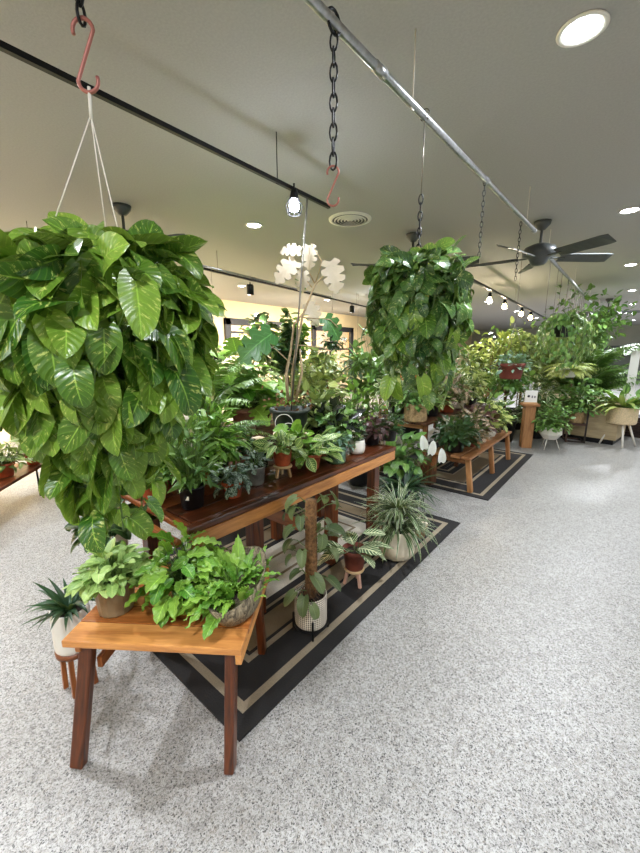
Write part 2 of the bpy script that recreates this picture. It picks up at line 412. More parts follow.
T_ = {
 'heartbig': [tpl(pr_heart, .38 * k, 12, 6, .16, f, d, .05, 1.5) for k, f, d in ((1, .25, .5), (.92, .4, .9), (1.05, .15, 1.2), (.95, .3, .2))],
 'heart': [tpl(pr_heart, .38 * k, 7, 4, .16, f, d) for k, f, d in ((1, .25, .5), (.9, .4, 1.0), (1.05, .15, 1.3))],
 'oval': [tpl(pr_oval, .27 * k, 6, 2, 0, f, d) for k, f, d in ((1, .2, .5), (.85, .35, 1.0), (1.1, .1, .2))],
 'ovalw': [tpl(pr_oval, .30 * k, 8, 4, 0, f, d, .10, 3) for k, f, d in ((1, .2, .5), (.9, .35, 1.0), (1.1, .1, .8))],
 'calathea': [tpl(pr_oval, .26 * k, 12, 6, 0, f, d, .05, 2) for k, f, d in ((1, .15, .4), (.9, .25, .8), (1.1, .1, .6))],
 'lance': [tpl(pr_lance, .13 * k, 7, 2, 0, .3, d) for k, d in ((1, .7), (.9, 1.3), (1.1, .3))],
 'small': [tpl(pr_oval, .3 * k, 3, 2, 0, .25, d) for k, d in ((1, .4), (.85, .9))],
 'strap': [tpl(pr_strap, .030 * k, 12, 2, 0, .35, d) for k, d in ((1, 1.2), (.9, 1.8), (1.1, 2.3), (1, .7))],
 'strapw': [tpl(pr_lance, .062 * k, 12, 2, 0, .3, d) for k, d in ((1, 1.0), (.9, 1.5), (1.1, 2.0), (1, .6))],
 'nest': [tpl(pr_lance, .14 * k, 18, 4, 0, .25, d, .28, 6) for k, d in ((1, .9), (.9, 1.4), (1.15, .5))],
 'wavy': [tpl(pr_oval, .26 * k, 12, 6, 0, .3, d, .22, 3.5) for k, d in ((1, .5), (.9, 1.0), (1.1, .8))],
 'arrow': [tpl(pr_heart, .30 * k, 8, 4, .34, .2, d) for k, d in ((1, .5), (.9, 1.0))],
 'monst': [tpl(pr_heart, .44 * k, 17, 6, .18, .15, d, 0, 1, .5) for k, d in ((1, .5), (.95, .9))],
 'leaflet': [tpl(pr_lance, .1, 3, 2, 0, .2, .5)],
 'spathe': [tpl(pr_heart, .32, 8, 4, .08, .7, .2)],
}
def rv(n, s=1.0): return RNG.normal(0, s, (n, 3))

# ------------------------------------------------------------------ foliage generators. all in plant-local coordinates, soil centre at (0,0,z0)
def f_bush(root, z0, R, H, n, size, shape, mat, stem='stem', low=.1, tilt=.25, stemr=.0022, r0=.25, nstems=None, pr='foliage', thr=(0, 2 * pi)):
    fb = MB(); sb = MB()
    th = RNG.uniform(thr[0], thr[1], n); el = np.arcsin(RNG.random(n) * (1 - low) + low) ; rad = RNG.random(n) ** .45
    rad = np.clip(rad, .3, 1)
    out = np.stack([np.cos(th), np.sin(th), np.zeros(n)], 1)
    P = out * (np.cos(el) * rad * R)[:, None]; P[:, 2] = z0 + np.sin(el) * rad * H
    D = out * (1.0 - .5 * np.sin(el))[:, None] + np.array([0, 0, 1.]) * (np.sin(el) * .7 - tilt)[:, None] + rv(n, .3)
    U = np.array([0, 0, 1.]) + out * .5 + rv(n, .25)
    S = size * RNG.uniform(.65, 1.15, n)
    fb.leaves(T_[shape], P, D, U, S)
    for i in (range(n) if nstems is None else RNG.choice(n, min(n, nstems), replace=False)):
        b = out[i] * R * r0 * RNG.random(); b[2] = z0
        q = P[i]; mmid = (b * .45 + q * .55); mmid[2] = z0 + (q[2] - z0) * .75
        sb.tube([b, mmid, q], [stemr, stemr * .8, stemr * .5], 4, cap=False)
    fb.build(pr, mat, root); sb.build('stems', stem, root)
def f_rosette(root, z0, n, L, shape, mat, up=1.0, spread=.02, jit=.2, upj=.6, thr=(0, 2 * pi)):
    fb = MB(); th = RNG.uniform(thr[0], thr[1], n); out = np.stack([np.cos(th), np.sin(th), np.zeros(n)], 1)
    P = out * spread * RNG.random(n)[:, None]; P[:, 2] = z0
    e = RNG.uniform(up - upj, up + upj * .4, n)
    D = out * np.cos(e)[:, None] + np.array([0, 0, 1.]) * np.sin(e)[:, None] + rv(n, jit * .3)
    U = -out * np.sin(e)[:, None] * 1.0 + np.array([0, 0, 1.]) * np.cos(e)[:, None] + rv(n, .05)
    fb.leaves(T_[shape], P, D, U, L * RNG.uniform(.6, 1.1, n)); fb.build('foliage', mat, root)
def f_fronds(root, z0, n, L, m, ll, mat, up=1.1, droop=1.4, stem='stem', r=.0025, upj=.5, spread=.02, z1=None, shape='leaflet'):
    fb = MB(); sb = MB()
    for i in range(n):
        th = random.random() * 2 * pi; e = random.uniform(up - upj, up + .25); Lk = L * random.uniform(.65, 1.1)
        o = np.array([cos(th), sin(th), 0]); b = o * spread * random.random(); b[2] = z0 if z1 is None else random.uniform(z0, z1)
        pts = [b]; a = e; st = Lk / 10; dirs = []
        for k in range(10):
            d = o * cos(a) + np.array([0, 0, sin(a)]); pts.append(pts[-1] + d * st); dirs.append(d); a -= droop / 10 * random.uniform(.8, 1.2)
        sb.tube(pts, np.linspace(r, r * .4, 11), 4, cap=False)
        pts = np.array(pts); side = np.array([-sin(th), cos(th), 0])
        ts = np.linspace(.15, .99, m); idx = np.clip((ts * 10).astype(int), 0, 9); fr = ts * 10 - idx
        PP = pts[idx] * (1 - fr)[:, None] + pts[idx + 1] * fr[:, None]; DD = np.array(dirs)[idx]
        UU = np.cross(np.broadcast_to(side, DD.shape), DD); UU *= np.sign(UU[:, 2:3] + 1e-6)
        sz = ll * np.sin(pi * np.clip(ts * .85 + .12, 0, 1)) ** .7
        for sg in (-1, 1):
            fb.leaves(T_[shape], PP, side * sg + DD * .55 + np.array([0, 0, -.25]) + rv(m, .08), UU + rv(m, .1), sz, rnd=random.random())
    fb.build('foliage', mat, root); sb.build('stems', stem, root)
def f_vines(root, prof, nv, size, shape, mat, step=.06, stem='stem', top=None, jit=.25, rmin=.55, sh=1.6):
    """prof: list of (z, radius) top to bottom, local"""
    fb = MB(); sb = MB(); zs = np.array([p[0] for p in prof]); rs = np.array([p[1] for p in prof])
    Rz = lambda z: float(np.interp(-z, -zs, rs))
    P = []; D = []; U = []; S = []
    for i in range(nv):
        th = 2 * pi * (i + random.random()) / nv; rf = random.uniform(rmin, 1) ** .7
        zend = zs[-1] + (zs[0] - zs[-1]) * random.random() ** sh * .8
        z = zs[0] * 1.0; pts = [np.array([0.03 * cos(th), 0.03 * sin(th), zs[0] - .12])]
        while z > zend:
            r = Rz(z) * rf; th += random.uniform(-.07, .07)
            p = np.array([r * cos(th), r * sin(th), z]); pts.append(p)
            o = np.array([cos(th), sin(th), 0]); tt = (zs[0] - z) / (zs[0] - zs[-1])
            sgn = random.choice((-1, 1)) ; sd = np.array([-sin(th), cos(th), 0]) * sgn
            for _ in range(1 if random.random() < .6 else 2):
                q = p + o * random.uniform(-.02, .04) + sd * random.uniform(.01, .05) + np.array([0, 0, random.uniform(-.02, .03)])
                P.append(q); dn = -.25 - 1.3 * min(1, tt * 3)
                D.append(o * random.uniform(.25, .8) + sd * random.uniform(-.2, .8) + np.array([0, 0, dn]) + np.random.normal(0, jit, 3) * 0 + RNG.normal(0, jit, 3))
                U.append(o * 1.0 + np.array([0, 0, .7]) + RNG.normal(0, jit, 3)); S.append(size * random.uniform(.65, 1.15) * (1 - .25 * tt))
                sb.tube([p, (p + q) / 2 + [0, 0, .008], q], .0018, 4, cap=False)
            z -= step * random.uniform(.7, 1.3) * (0.6 if tt < .12 else 1)
        if len(pts) > 2: sb.tube(pts, .003, 5, cap=False)
    fb.leaves(T_[shape], P, D, U, S); fb.build('foliage', mat, root); sb.build('vines', stem, root)
def f_tree(root, z0, th, branches, R, H, n, size, shape, mat, bark='bark', tr=.008, low=-.4):
    """trunk of height th, crown ellipsoid centred above"""
    sb = MB(); fb = MB()
    top = np.array([random.uniform(-.03, .03), random.uniform(-.03, .03), z0 + th])
    sb.tube([(0, 0, z0), top * [.6, .6, 1] * np.array([1, 1, .5]) + [0, 0, z0 * .5], top, top + [0.02, 0, H * .7]], [tr, tr * .9, tr * .75, tr * .3], 6, cap=False)
    c = top + [0, 0, H * .35]; tips = []
    for i in range(branches):
        d = RNG.normal(0, 1, 3); d /= np.linalg.norm(d); d[2] = abs(d[2]) * 1.2 + low * random.random(); e = c + d * [R * .8, R * .8, H * .6]
        s0 = top - [0, 0, random.uniform(0, th * .45)]; sb.tube([s0, (s0 + e) / 2 + [0, 0, .03], e], [tr * .45, tr * .35, tr * .15], 4, cap=False); tips.append((s0, e))
    P = []; D = []
    for i in range(n):
        s0, e = random.choice(tips); k = random.uniform(.35, 1.05); p = s0 + (e - s0) * k + RNG.normal(0, .18, 3) * [R, R, R] * .7
        P.append(p); D.append((e - s0) / (np.linalg.norm(e - s0) + 1e-6) * .6 + RNG.normal(0, .5, 3) + [0, 0, -.35])
    fb.leaves(T_[shape], P, D, np.array([0, 0, 1.]) + rv(n, .3), size * RNG.uniform(.7, 1.15, n))
    fb.build('foliage', mat, root); sb.build('branches', bark, root)

# ------------------------------------------------------------------ pots
def pot(root, style, r, h, mat, z=0):
    """r rim radius; returns soil height (local). All pots are hollow shells with a thickness."""
    b = MB(); t = r * .09; seg = 30
    if style == 'taper':   prof = [(.001, 0), (r * .72, 0), (r * .75, h * .03), (r * .94, h * .8), (r * 1.0, h * .8), (r * 1.03, h * .83), (r * 1.03, h), (r * .92, h), (r * .88, h * .84), (.001, h * .8)]
    elif style == 'nursery': prof = [(.001, 0), (r * .8, 0), (r * .84, h * .06), (r * .98, h * .92), (r * 1.03, h * .93), (r * 1.03, h), (r * .95, h), (r * .93, h * .85), (.001, h * .83)]
    elif style == 'cyl':   prof = [(.001, 0), (r * .9, 0), (r * .97, h * .04), (r, h * .12), (r, h * .97), (r * .98, h), (r * .9, h), (r * .88, h * .88), (.001, h * .86)]
    elif style == 'belly': prof = [(.001, 0), (r * .72, 0), (r * .92, h * .06), (r * 1.05, h * .25), (r * 1.08, h * .45), (r * 1.03, h * .75), (r * .97, h * .97), (r * .94, h), (r * .86, h * .98), (r * .84, h * .86), (.001, h * .84)]
    elif style == 'bowl':  prof = [(.001, 0), (r * .5, 0), (r * .7, h * .12), (r * .9, h * .45), (r, h * .9), (r, h), (r * .92, h), (r * .86, h * .85), (.001, h * .82)]
    elif style == 'urn':   prof = [(.001, 0), (r * .55, 0), (r * .58, h * .05), (r * .74, h * .3), (r * .86, h * .6), (r * .9, h * .86), (r * 1.02, h * .9), (r * 1.05, h * .95), (r * 1.02, h), (r * .9, h), (r * .84, h * .85), (.001, h * .82)]
    elif style == 'facet': prof = [(.001, 0), (r * .55, 0), (r, h * .45), (r * .92, h), (r * .84, h), (r * .82, h * .85), (.001, h * .82)]; seg = 8
    elif style == 'tall':  prof = [(.001, 0), (r * .6, 0), (r * .64, h * .03), (r * .85, h * .5), (r, h * .97), (r, h), (r * .9, h), (r * .86, h * .92), (.001, h * .9)]
    ribs, amp = (0, 0)
    if mat in ('taupe', 'greeng') or style == 'tall' and mat == 'rosewhite': ribs, amp, seg = 16, .02, 64
    b.lathe(prof, seg, (0, 0, z), ribs=ribs, ribamp=amp, facet=(style == 'facet'))
    b.build('pot', mat, root)
    zs = z + prof[-1][1] + .003; s = MB(); rs = prof[-2][0] * .99
    s.lathe([(rs, zs - .004), (rs * .9, zs + h * .015), (rs * .4, zs + h * .03), (.001, zs + h * .03)], 16); s.build('soil', 'soil', root)
    return zs
def plant(name, label, loc, p, fol, group=None, cat='potted plant', rotz=0):
    r = thing(name, label, cat, loc, rotz, group); zs = pot(r, *p); fol(r, zs); return r
BUSH = lambda R, H, n, size, shape, mat, **k: (lambda r, z: f_bush(r, z, R, H, n, size, shape, mat, **k))
ROS = lambda n, L, shape, mat, **k: (lambda r, z: f_rosette(r, z, n, L, shape, mat, **k))
FRO = lambda n, L, m, ll, mat, **k: (lambda r, z: f_fronds(r, z, n, L, m, ll, mat, **k))
TREE = lambda th, br, R, H, n, size, shape, mat, **k: (lambda r, z: f_tree(r, z, th, br, R, H, n, size, shape, mat, **k))

#@@ROOM
# ------------------------------------------------------------------ setting
XW, XE, YS, YN = -7.8, 4.2, -3.6, 24.0
b = MB(); b.add([(XW, YS, 0), (XE, YS, 0), (XE, YN, 0), (XW, YN, 0)], [(0, 1, 2, 3)]); struct(b.build('floor', 'floor'))
b = MB(); b.add([(XW, YS, CEIL), (XW, YN, CEIL), (XE, YN, CEIL), (XE, YS, CEIL)], [(0, 1, 2, 3)]); struct(b.build('ceiling', 'ceil'))
WD = [(5.75, 8.05), (9.0, 11.2)]      # the two dark framed openings in the beige wall
def wall_x(x, y0, y1, holes, name, mat, t=.12):
    b = MB(); y = y0
    for a, c in holes:
        b.box((x - t / 2, (y + a) / 2, CEIL / 2), (t, a - y, CEIL), rnd=.5); b.box((x - t / 2, (a + c) / 2, (2.28 + CEIL) / 2), (t, c - a, CEIL - 2.28), rnd=.5); y = c
    b.box((x - t / 2, (y + y1) / 2, CEIL / 2), (t, y1 - y, CEIL), rnd=.5); struct(b.build(name, mat))
wall_x(XW, YS, YN, WD, 'wall_left', 'wallw')
b = MB(); b.box((XE + .06, (YS + YN) / 2, CEIL / 2), (.12, YN - YS, CEIL)); struct(b.build('wall_right', 'wallg'))
b = MB(); b.box(((XW + XE) / 2, YS - .06, CEIL / 2), (XE - XW, .12, CEIL)); struct(b.build('wall_front', 'wallw'))
b = MB(); b.box(((XW + XE) / 2, YN + .06, CEIL / 2), (XE - XW, .12, CEIL)); struct(b.build('wall_back', 'wallg'))  # its grey stands in for night glass reflecting the room
# interior behind the openings: a lit back room
b = MB(); b.box((XW - 2.2, 8.5, CEIL / 2), (.1, 8, CEIL)); b.box((XW - 1.15, 4.6, CEIL / 2), (2.0, .1, CEIL)); b.box((XW - 1.15, 12.4, CEIL / 2), (2.0, .1, CEIL)); struct(b.build('wall_side', 'wallw'))
b = MB(); b.add([(XW - 2.2, 4.6, 0), (XW - .12, 4.6, 0), (XW - .12, 12.4, 0), (XW - 2.2, 12.4, 0)], [(0, 1, 2, 3)]); struct(b.build('floor_side', 'floor'))
b = MB(); b.add([(XW - 2.2, 4.6, CEIL), (XW - 2.2, 12.4, CEIL), (XW - .12, 12.4, CEIL), (XW - .12, 4.6, CEIL)], [(0, 1, 2, 3)]); struct(b.build('ceiling_side', 'ceil'))
def m_glass():
    m, nt, N, L, b = newmat('window_glass'); b.inputs['Roughness'].default_value = .03; b.inputs['Base Color'].default_value = (.9, .92, .9, 1)
    tr = N.new('ShaderNodeBsdfTransparent'); ms = N.new('ShaderNodeMixShader'); ms.inputs[0].default_value = .82
    L.new(b.outputs[0], ms.inputs[1]); L.new(tr.outputs[0], ms.inputs[2]); L.new(ms.outputs[0], N['Material Output'].inputs[0]); return m
M['glass'] = m_glass()
for i, (a, c) in enumerate(WD):
    r = bpy.data.objects.new(('window_1', 'door_1')[i], None); C.objects.link(r); r.location = (XW, a, 0); struct(r)
    b = MB(); w = .16
    zb = .9 if i == 0 else 0
    b.box((.03, w / 2, 1.14 + zb / 2), (.1, w, 2.28 - zb)); b.box((.03, c - a - w / 2, 1.14 + zb / 2), (.1, w, 2.28 - zb)); b.box((.03, (c - a) / 2, 2.2), (.1, c - a, w))
    if i == 0: b.box((.03, (c - a) / 2, .95), (.1, c - a, .1))
    b.box((-.03, (c - a) / 2, 1.55 if i else 1.95), (.05, c - a - .2, .06)); 
    if i: b.box((-.03, (c - a) / 2, 1.1), (.05, .1, 2.1))
    b.build('frame', 'doorf', r, bevel=.006)
    g = MB(); g.box((-.06, (c - a) / 2, 1.15), (.008, c - a - .3, 2.1 - zb * 0)); g.build('pane', 'glass', r)
    if i == 0:
        s = MB(); s.box((XW - .06, (c + a) / 2, .45), (.11, c - a, .9)); struct(s.build('wall_under_window', 'wallw'))
# bulkhead and dark shop-front band at the far end
b = MB(); b.box((-1.8, YN - .3, 1.53), (11.8, .35, .40)); struct(b.build('beam_back', flat('dark_bulkhead', (58, 62, 60), .5)))
b = MB(); b.box((-1.8, YN - .1, .66), (11.8, .06, 1.3)); struct(b.build('window_2', flat('dark_shop_window', (84, 90, 84), .2)))
r = thing('display_post', 'white upright display post at the right edge behind the rattan planter', 'post', (.02, 9.0, 0))
b = MB(); b.box((0, 0, .76), (.13, .10, 1.48)); b.build('post', 'column', r, bevel=.004)
b = MB(); b.box((0, 0, .01), (.3, .3, .02)); b.build('base', 'column', r, bevel=.003)

# ------------------------------------------------------------------ lights
def downlight(x, y, label, power=26, group='recessed ceiling downlights', col=(.90, .94, 1.0)):
    r = thing('recessed_downlight', label, 'ceiling light', (x, y, CEIL), 0, group)
    b = MB(); b.lathe([(.065, -.001), (.085, -.001), (.086, -.005), (.078, -.009), (.064, -.006), (.063, -.001)], 32); b.build('trim_ring', 'white', r)
    b = MB(); b.lathe([(.064, -.004), (.03, -.005), (.001, -.005)], 32); b.build('lens', 'disc', r)
    l = bpy.data.lights.new('downlight_lamp', 'AREA'); l.shape = 'DISK'; l.size = .13; l.energy = power; l.color = col; l.spread = radians(170)
    o = bpy.data.objects.new('downlight_lamp', l); C.objects.link(o); o.parent = r; o.location = (0, 0, -.02)
DL = [(-.31, 1.94, 'large bright recessed downlight near the top right above the walkway'), (-3.02, 2.64, 'recessed downlight between the black rail end and the left fan'),
      (-.19, 4.47, 'recessed downlight at right edge beside the nearest ceiling fan'), (-3.1, 5.3, 'recessed downlight behind the second hanging pothos'),
      (-.2, 7.2, 'recessed downlight beyond the nearest ceiling fan on the right'), (-3.2, 8.2, 'recessed downlight above the middle plant tables')]
for x, y, l in DL: downlight(x, y, l)
for x in (-5.9, -3.0, -.2, 2.6):
    for y in (-2.2, .1 if x != -.2 else -.6, 2.3, 4.8, 7.4, 10.2, 13.2, 16.4, 20):
        if any(abs(x - a) < 1.4 and abs(y - c) < 1.6 for a, c, _ in DL): continue
        if y > 8.5 and x < -5: continue
        downlight(x, y, 'small round recessed downlight farther off in the grey ceiling', (42 if x < -5 else 32 if x < -2 else 24) if y < 9 else 48)
l = bpy.data.lights.new('side_room_lamp', 'AREA'); l.size = .6; l.energy = 160; l.color = (1, .85, .6)
o = bpy.data.objects.new('side_room_lamp', l); C.objects.link(o); o.location = (XW - 1.1, 8.4, CEIL - .05)

# rails and pipes
def rail(name, label, p0, p1, r, mat, square=False, cat='rail', wires=(), wmat='wire', fit=True):
    root = thing(name, label, cat, p0); d = Vector(p1) - Vector(p0); b = MB()
    if square: b.bar((0, 0, 0), d, r * 2, r * 2, (0, 0, 1))
    else: b.tube([(0, 0, 0), d * .5, d], r, 14)
    b.build('track' if square else 'pipe', mat, root)
    if not square:
        for k in (.0, .33, .66, 1.0):
            c = MB(); q = d * k; u = d.normalized() * .03; c.tube([q - u, q + u], r * 1.25, 14); c.build('coupling', mat, root)
    for t in wires:
        w = MB(); q = d * t; w.tube([q, q + Vector((0, 0, CEIL - (p0[2] + q.z)))], .003, 5)
        w.tube([q + Vector((0.0, 0, 0)) + Vector((cos(a) * r * 1.2 * 0, cos(a) * r * 1.3, sin(a) * r * 1.3)) for a in np.linspace(0, 2 * pi, 10)], .003, 5)
        w.build('hanger_wire', wmat, root)
    return root
pa0 = (-.83, .15, RAIL); pa1 = (-.751, 3.62, RAIL)
rail('ceiling_pipe', 'galvanized steel pipe hung under the ceiling with the bare chain and second pothos', pa0, pa1, .0145, 'pipe', wires=(.05, .4, .93), wmat='wire')
rail('ceiling_pipe', 'far galvanized pipe beyond the nearest fan carrying many thin hanging wires', (-.81, 4.55, RAIL), (-.81, 13.8, RAIL), .017, 'pipe', wires=(.01, .25, .5, .75))
rail('track_rail', 'black track rail over the long plant table ending at a small caged lamp', (-1.66, -.3, RAIL), (-1.715, 2.17, RAIL), .0105, 'blackm', True, wires=(.1, .8), wmat='blackm')
rail('track_rail', 'black track rail running in front of the beige wall above the back plants', at(200, 268, RAIL), (-5.05, 9.6, RAIL), .013, 'blackm', True, wires=(.04, .6), wmat='steelw')
rail('track_pipe', 'thin steel pipe running just above the track rail before beige wall', tuple(Vector(at(196, 264, RAIL + .03))), tuple(Vector(at(330, 297, RAIL + .03))), .012, 'pipe')
rail('track_rail', 'dark track rail with lit lamps behind and right of the second pothos', at(455, 271, RAIL), at(549, 320, RAIL), .016, 'blackm', True, wires=(.02, .4, .9), wmat='steelw')

def caged(px, py, z, label, lit=True, warm=True, s=1.0, f=None):
    p = Vector(at(px, py, z)) if f is None else atd(px, py, f)
    r = thing('track_lamp', label, 'track light', p, 0, 'caged track lamps')
    b = MB(); b.lathe([(.001, 0), (.02 * s, 0), (.022 * s, -.02 * s), (.03 * s, -.05 * s), (.026 * s, -.05 * s), (.001, -.03 * s)], 16); b.build('socket', 'blackm', r)
    b = MB()
    for k in range(8):
        a = k * pi / 4; b.tube([(.026 * s * cos(a), .026 * s * sin(a), -.045 * s), (.05 * s * cos(a), .05 * s * sin(a), -.085 * s), (.038 * s * cos(a), .038 * s * sin(a), -.13 * s)], .0028 * s, 4)
    b.tube([(.038 * s * cos(a), .038 * s * sin(a), -.13 * s) for a in np.linspace(0, 2 * pi, 13)[:-1]], .003 * s, 4, closed=True); b.build('cage', 'blackm', r)
    b = MB(); b.lathe([(.001, -.04 * s), (.016 * s, -.05 * s), (.03 * s, -.085 * s), (.026 * s, -.11 * s), (.001, -.122 * s)], 14); b.build('bulb', ('bulb' if warm else 'bulbc') if lit else 'black', r)
    if lit:
        l = bpy.data.lights.new('track_bulb', 'POINT'); l.shadow_soft_size = .03; l.energy = 4 if z > 2.4 and px < 300 else 26; l.color = (1, .84, .62) if warm else (.85, .92, 1)
        o = bpy.data.objects.new('track_bulb', l); C.objects.link(o); o.parent = r; o.location = (0, 0, -.16)
    b = MB(); b.tube([(0, 0, 0), (0, 0, .035)], .006 * s, 6); b.build('stem', 'blackm', r)
def x0_far(p): return p.y > 2
def canhead(px, py, z, label):
    p = Vector(at(px, py, z)); r = thing('track_spotlight', label, 'track light', p, 0, 'black can spotlights')
    b = MB(); b.tube([(0, 0, 0), (0, 0, -.05)], .008, 8); b.build('stem', 'blackm', r)
    b = MB(); b.lathe([(.001, -.03), (.045, -.035), (.05, -.06), (.05, -.17), (.045, -.17), (.043, -.15), (.001, -.15)], 18); b.build('housing', 'blackm', r)
    l = bpy.data.lights.new('spot_lamp', 'SPOT'); l.energy = 800 if x0_far(p) else 420; l.color = (1, .9, .72); l.spot_size = radians(120); l.spot_blend = 1; l.shadow_soft_size = .04
    o = bpy.data.objects.new('spot_lamp', l); C.objects.link(o); o.parent = r; o.location = (-.02, 0, -.18); o.rotation_euler = (0, radians(58), 0)
rail('track_rail', 'black track rail before the beige wall at far left behind the large pothos', (-4.9, -1.6, RAIL), (-4.55, 1.5, RAIL), .013, 'blackm', True, wires=(.1, .9), wmat='steelw')
caged(294, 190, RAIL - .02, 'caged track lamp glowing cool white near end of black rail', warm=False)
caged(374, 308, RAIL - .02, 'caged track lamp glowing at far end of the wall rail', warm=False, s=1.3)
caged(462, 279, RAIL - .02, 'reddish caged lamp just right of the second pothos', s=1.2)
caged(490, 293, RAIL - .02, 'lit caged lamp second along the dark rail behind the fan', s=1.3)
caged(505, 300, RAIL - .02, 'lit caged lamp third along the dark rail behind the fan', s=1.3)
caged(522, 308, RAIL - .02, 'lit caged lamp fourth along the dark rail behind the fan', s=1.5)
caged(531, 312, RAIL - .02, 'lit caged lamp fifth along the dark rail behind the fan', s=1.6)
canhead(250, 282, RAIL - .015, 'black can spotlight on wall rail above the window frame')
canhead(352, 304, RAIL - .015, 'black can spotlight on wall rail near the door frame')
for i, (px, py) in enumerate(((458, 297), (499, 318), (543, 340), (612, 333), (617, 343), (577, 346), (525, 343))):
    pass

def canat(x, y, label):
    q = Vector((x, y, RAIL - .015)); px = proj_(q); canhead(px[0], px[1], RAIL - .015, label)
def proj_(v):
    f = -sin(YAW) * v[0] + cos(YAW) * v[1]; r = cos(YAW) * v[0] + sin(YAW) * v[1]; u = v[2] - EYE
    fz = f * cos(PITCH) - u * sin(PITCH); return 320 + FPX * r / fz, 426.5 - FPX * (u * cos(PITCH) + f * sin(PITCH)) / fz
canat(-5.0, 9.2, 'added wall-brightening can spotlight at the far end beyond the door frame')  # extra can, added to brighten the far stretch of beige wall
canat(-4.62, .9, 'added wall-brightening can spotlight on the far left rail nearest its inner end')  # this can and the next are added to light the left wall
canat(-4.85, -1.2, 'added wall-brightening can spotlight on the far left rail at its outer end')
# ceiling vent
vx, vy, _ = at(350, 219, CEIL); r = thing('ceiling_vent', 'round white ceiling air diffuser with concentric dark slots', 'vent', (vx, vy, CEIL))
b = MB()
b.lathe([(.20, -.001), (.198, -.008), (.172, -.016), (.166, -.014), (.17, -.003)], 40)
for k in range(5):
    R0 = .148 - .030 * k; b.lathe([(R0, -.012), (R0 - .001, -.016), (R0 - .010, -.022), (R0 - .011, -.020), (R0, -.012)], 40)
b.build('louvre_rings', 'white', r); b = MB(); b.lathe([(.19, -.002), (.001, -.002)], 32); b.build('duct_back', 'black', r)

# fans
def make_fan(x, y, phase, label, R=.66, zh=2.40):
    r = thing('ceiling_fan', label, 'ceiling fan', (x, y, CEIL), 0, 'grey five-blade ceiling fans')
    b = MB(); b.lathe([(.001, 0), (.075, 0), (.07, -.03), (.03, -.075), (.015, -.08), (.001, -.08)], 24); b.build('canopy', 'fan', r)
    b = MB(); b.tube([(0, 0, -.06), (0, 0, -.22)], .012, 10); b.build('downrod', 'fan', r)
    z = zh - CEIL
    b = MB(); b.lathe([(.001, z + .12), (.06, z + .12), (.13, z + .09), (.15, z + .05), (.14, z + .01), (.09, z - .01), (.07, z - .05), (.05, z - .07), (.001, z - .075)], 30); b.build('motor', 'fan', r)
    for k in range(5):
        a = radians(phase) + k * 2 * pi / 5; d = Vector((cos(a), sin(a), 0)); s = Vector((-sin(a), cos(a), 0))
        bb = MB(); n = 9; V = []; F = []
        for i in range(n):
            t = i / (n - 1); q = .2 + (R - .2) * t; w = .052 + .02 * t if t < .93 else .052
            for sg in (-1, 1):
                for dz in (-.004, .004):
                    p = d * q + s * w * sg + Vector((0, 0, z + dz - sg * .022)); V.append(tuple(p))
        for i in range(n - 1):
            o = i * 4; F += [(o, o + 4, o + 6, o + 2), (o + 1, o + 3, o + 7, o + 5), (o, o + 1, o + 5, o + 4), (o + 2, o + 6, o + 7, o + 3)]
        o = (n - 1) * 4; F += [(0, 2, 3, 1), (o, o + 1, o + 3, o + 2)]
        bb.add(V, F, smooth=False); bl = bb.build('blade', 'fan', r)
        ib = MB(); ib.box(tuple(d * .17 + Vector((0, 0, z - .002))), (.14, .035, .01), np.array([[cos(a), -sin(a), 0], [sin(a), cos(a), 0], [0, 0, 1]])); ib.build('blade_iron', 'fan', bl)
    return r
f1 = make_fan(-.83, 4.32, 40, 'nearest grey five-blade ceiling fan right of centre', .68, 2.38)
fans = [(-3.5, 1.6, 20, 'ceiling fan partly hidden behind the large near pothos'), (-1.95, 3.9, 12, 'ceiling fan hidden behind the second pothos with one blade showing'),
        (-.62, 11.5, 5, 'distant ceiling fan at the right edge over the far plants')]
for x, y, ph, lb in fans: make_fan(x, y, ph, lb, .66, 2.38)

# rugs
def rug(x0, y0, x1, y1, label, mt='rug', rz=0):
    h = .008; xs = np.unique(np.round(np.concatenate([np.linspace(0, (x1 - x0) / 2, 13), (x1 - x0) - np.linspace(0, (x1 - x0) / 2, 13)]), 5))
    W = x1 - x0; Lh = y1 - y0; m = W / 2
    # concentric rings: corner squares mitred by rings
    rings = np.linspace(0, m - .001, 40); V = []; U = []; F = []
    for d in rings: V += [(d, d, h), (W - d, d, h), (W - d, Lh - d, h), (d, Lh - d, h)]; U += [(d, 0)] * 4
    for i in range(len(rings) - 1):
        for k in range(4):
            k2 = (k + 1) % 4; F.append((i * 4 + k, i * 4 + k2, i * 4 + 4 + k2, i * 4 + 4 + k))
    b = MB(); b.add(V, F, U, smooth=False)
    b.add([(0, 0, 0), (W, 0, 0), (W, Lh, 0), (0, Lh, 0), (0, 0, h), (W, 0, h), (W, Lh, h), (0, Lh, h)], [(0, 1, 5, 4), (1, 2, 6, 5), (2, 3, 7, 6), (3, 0, 4, 7)], smooth=False)
    o = b.build('area_rug', mt, None, (x0, y0, .001), rz); tag(o, label, 'rug', None)
rug(-2.53, .71, -.995, 3.15, 'black and tan striped rug with cream centre under the long front plant table', 'rugp')
rug(-2.45, 3.84, -.955, 6.05, 'black and tan striped rug under the second table by walkway')

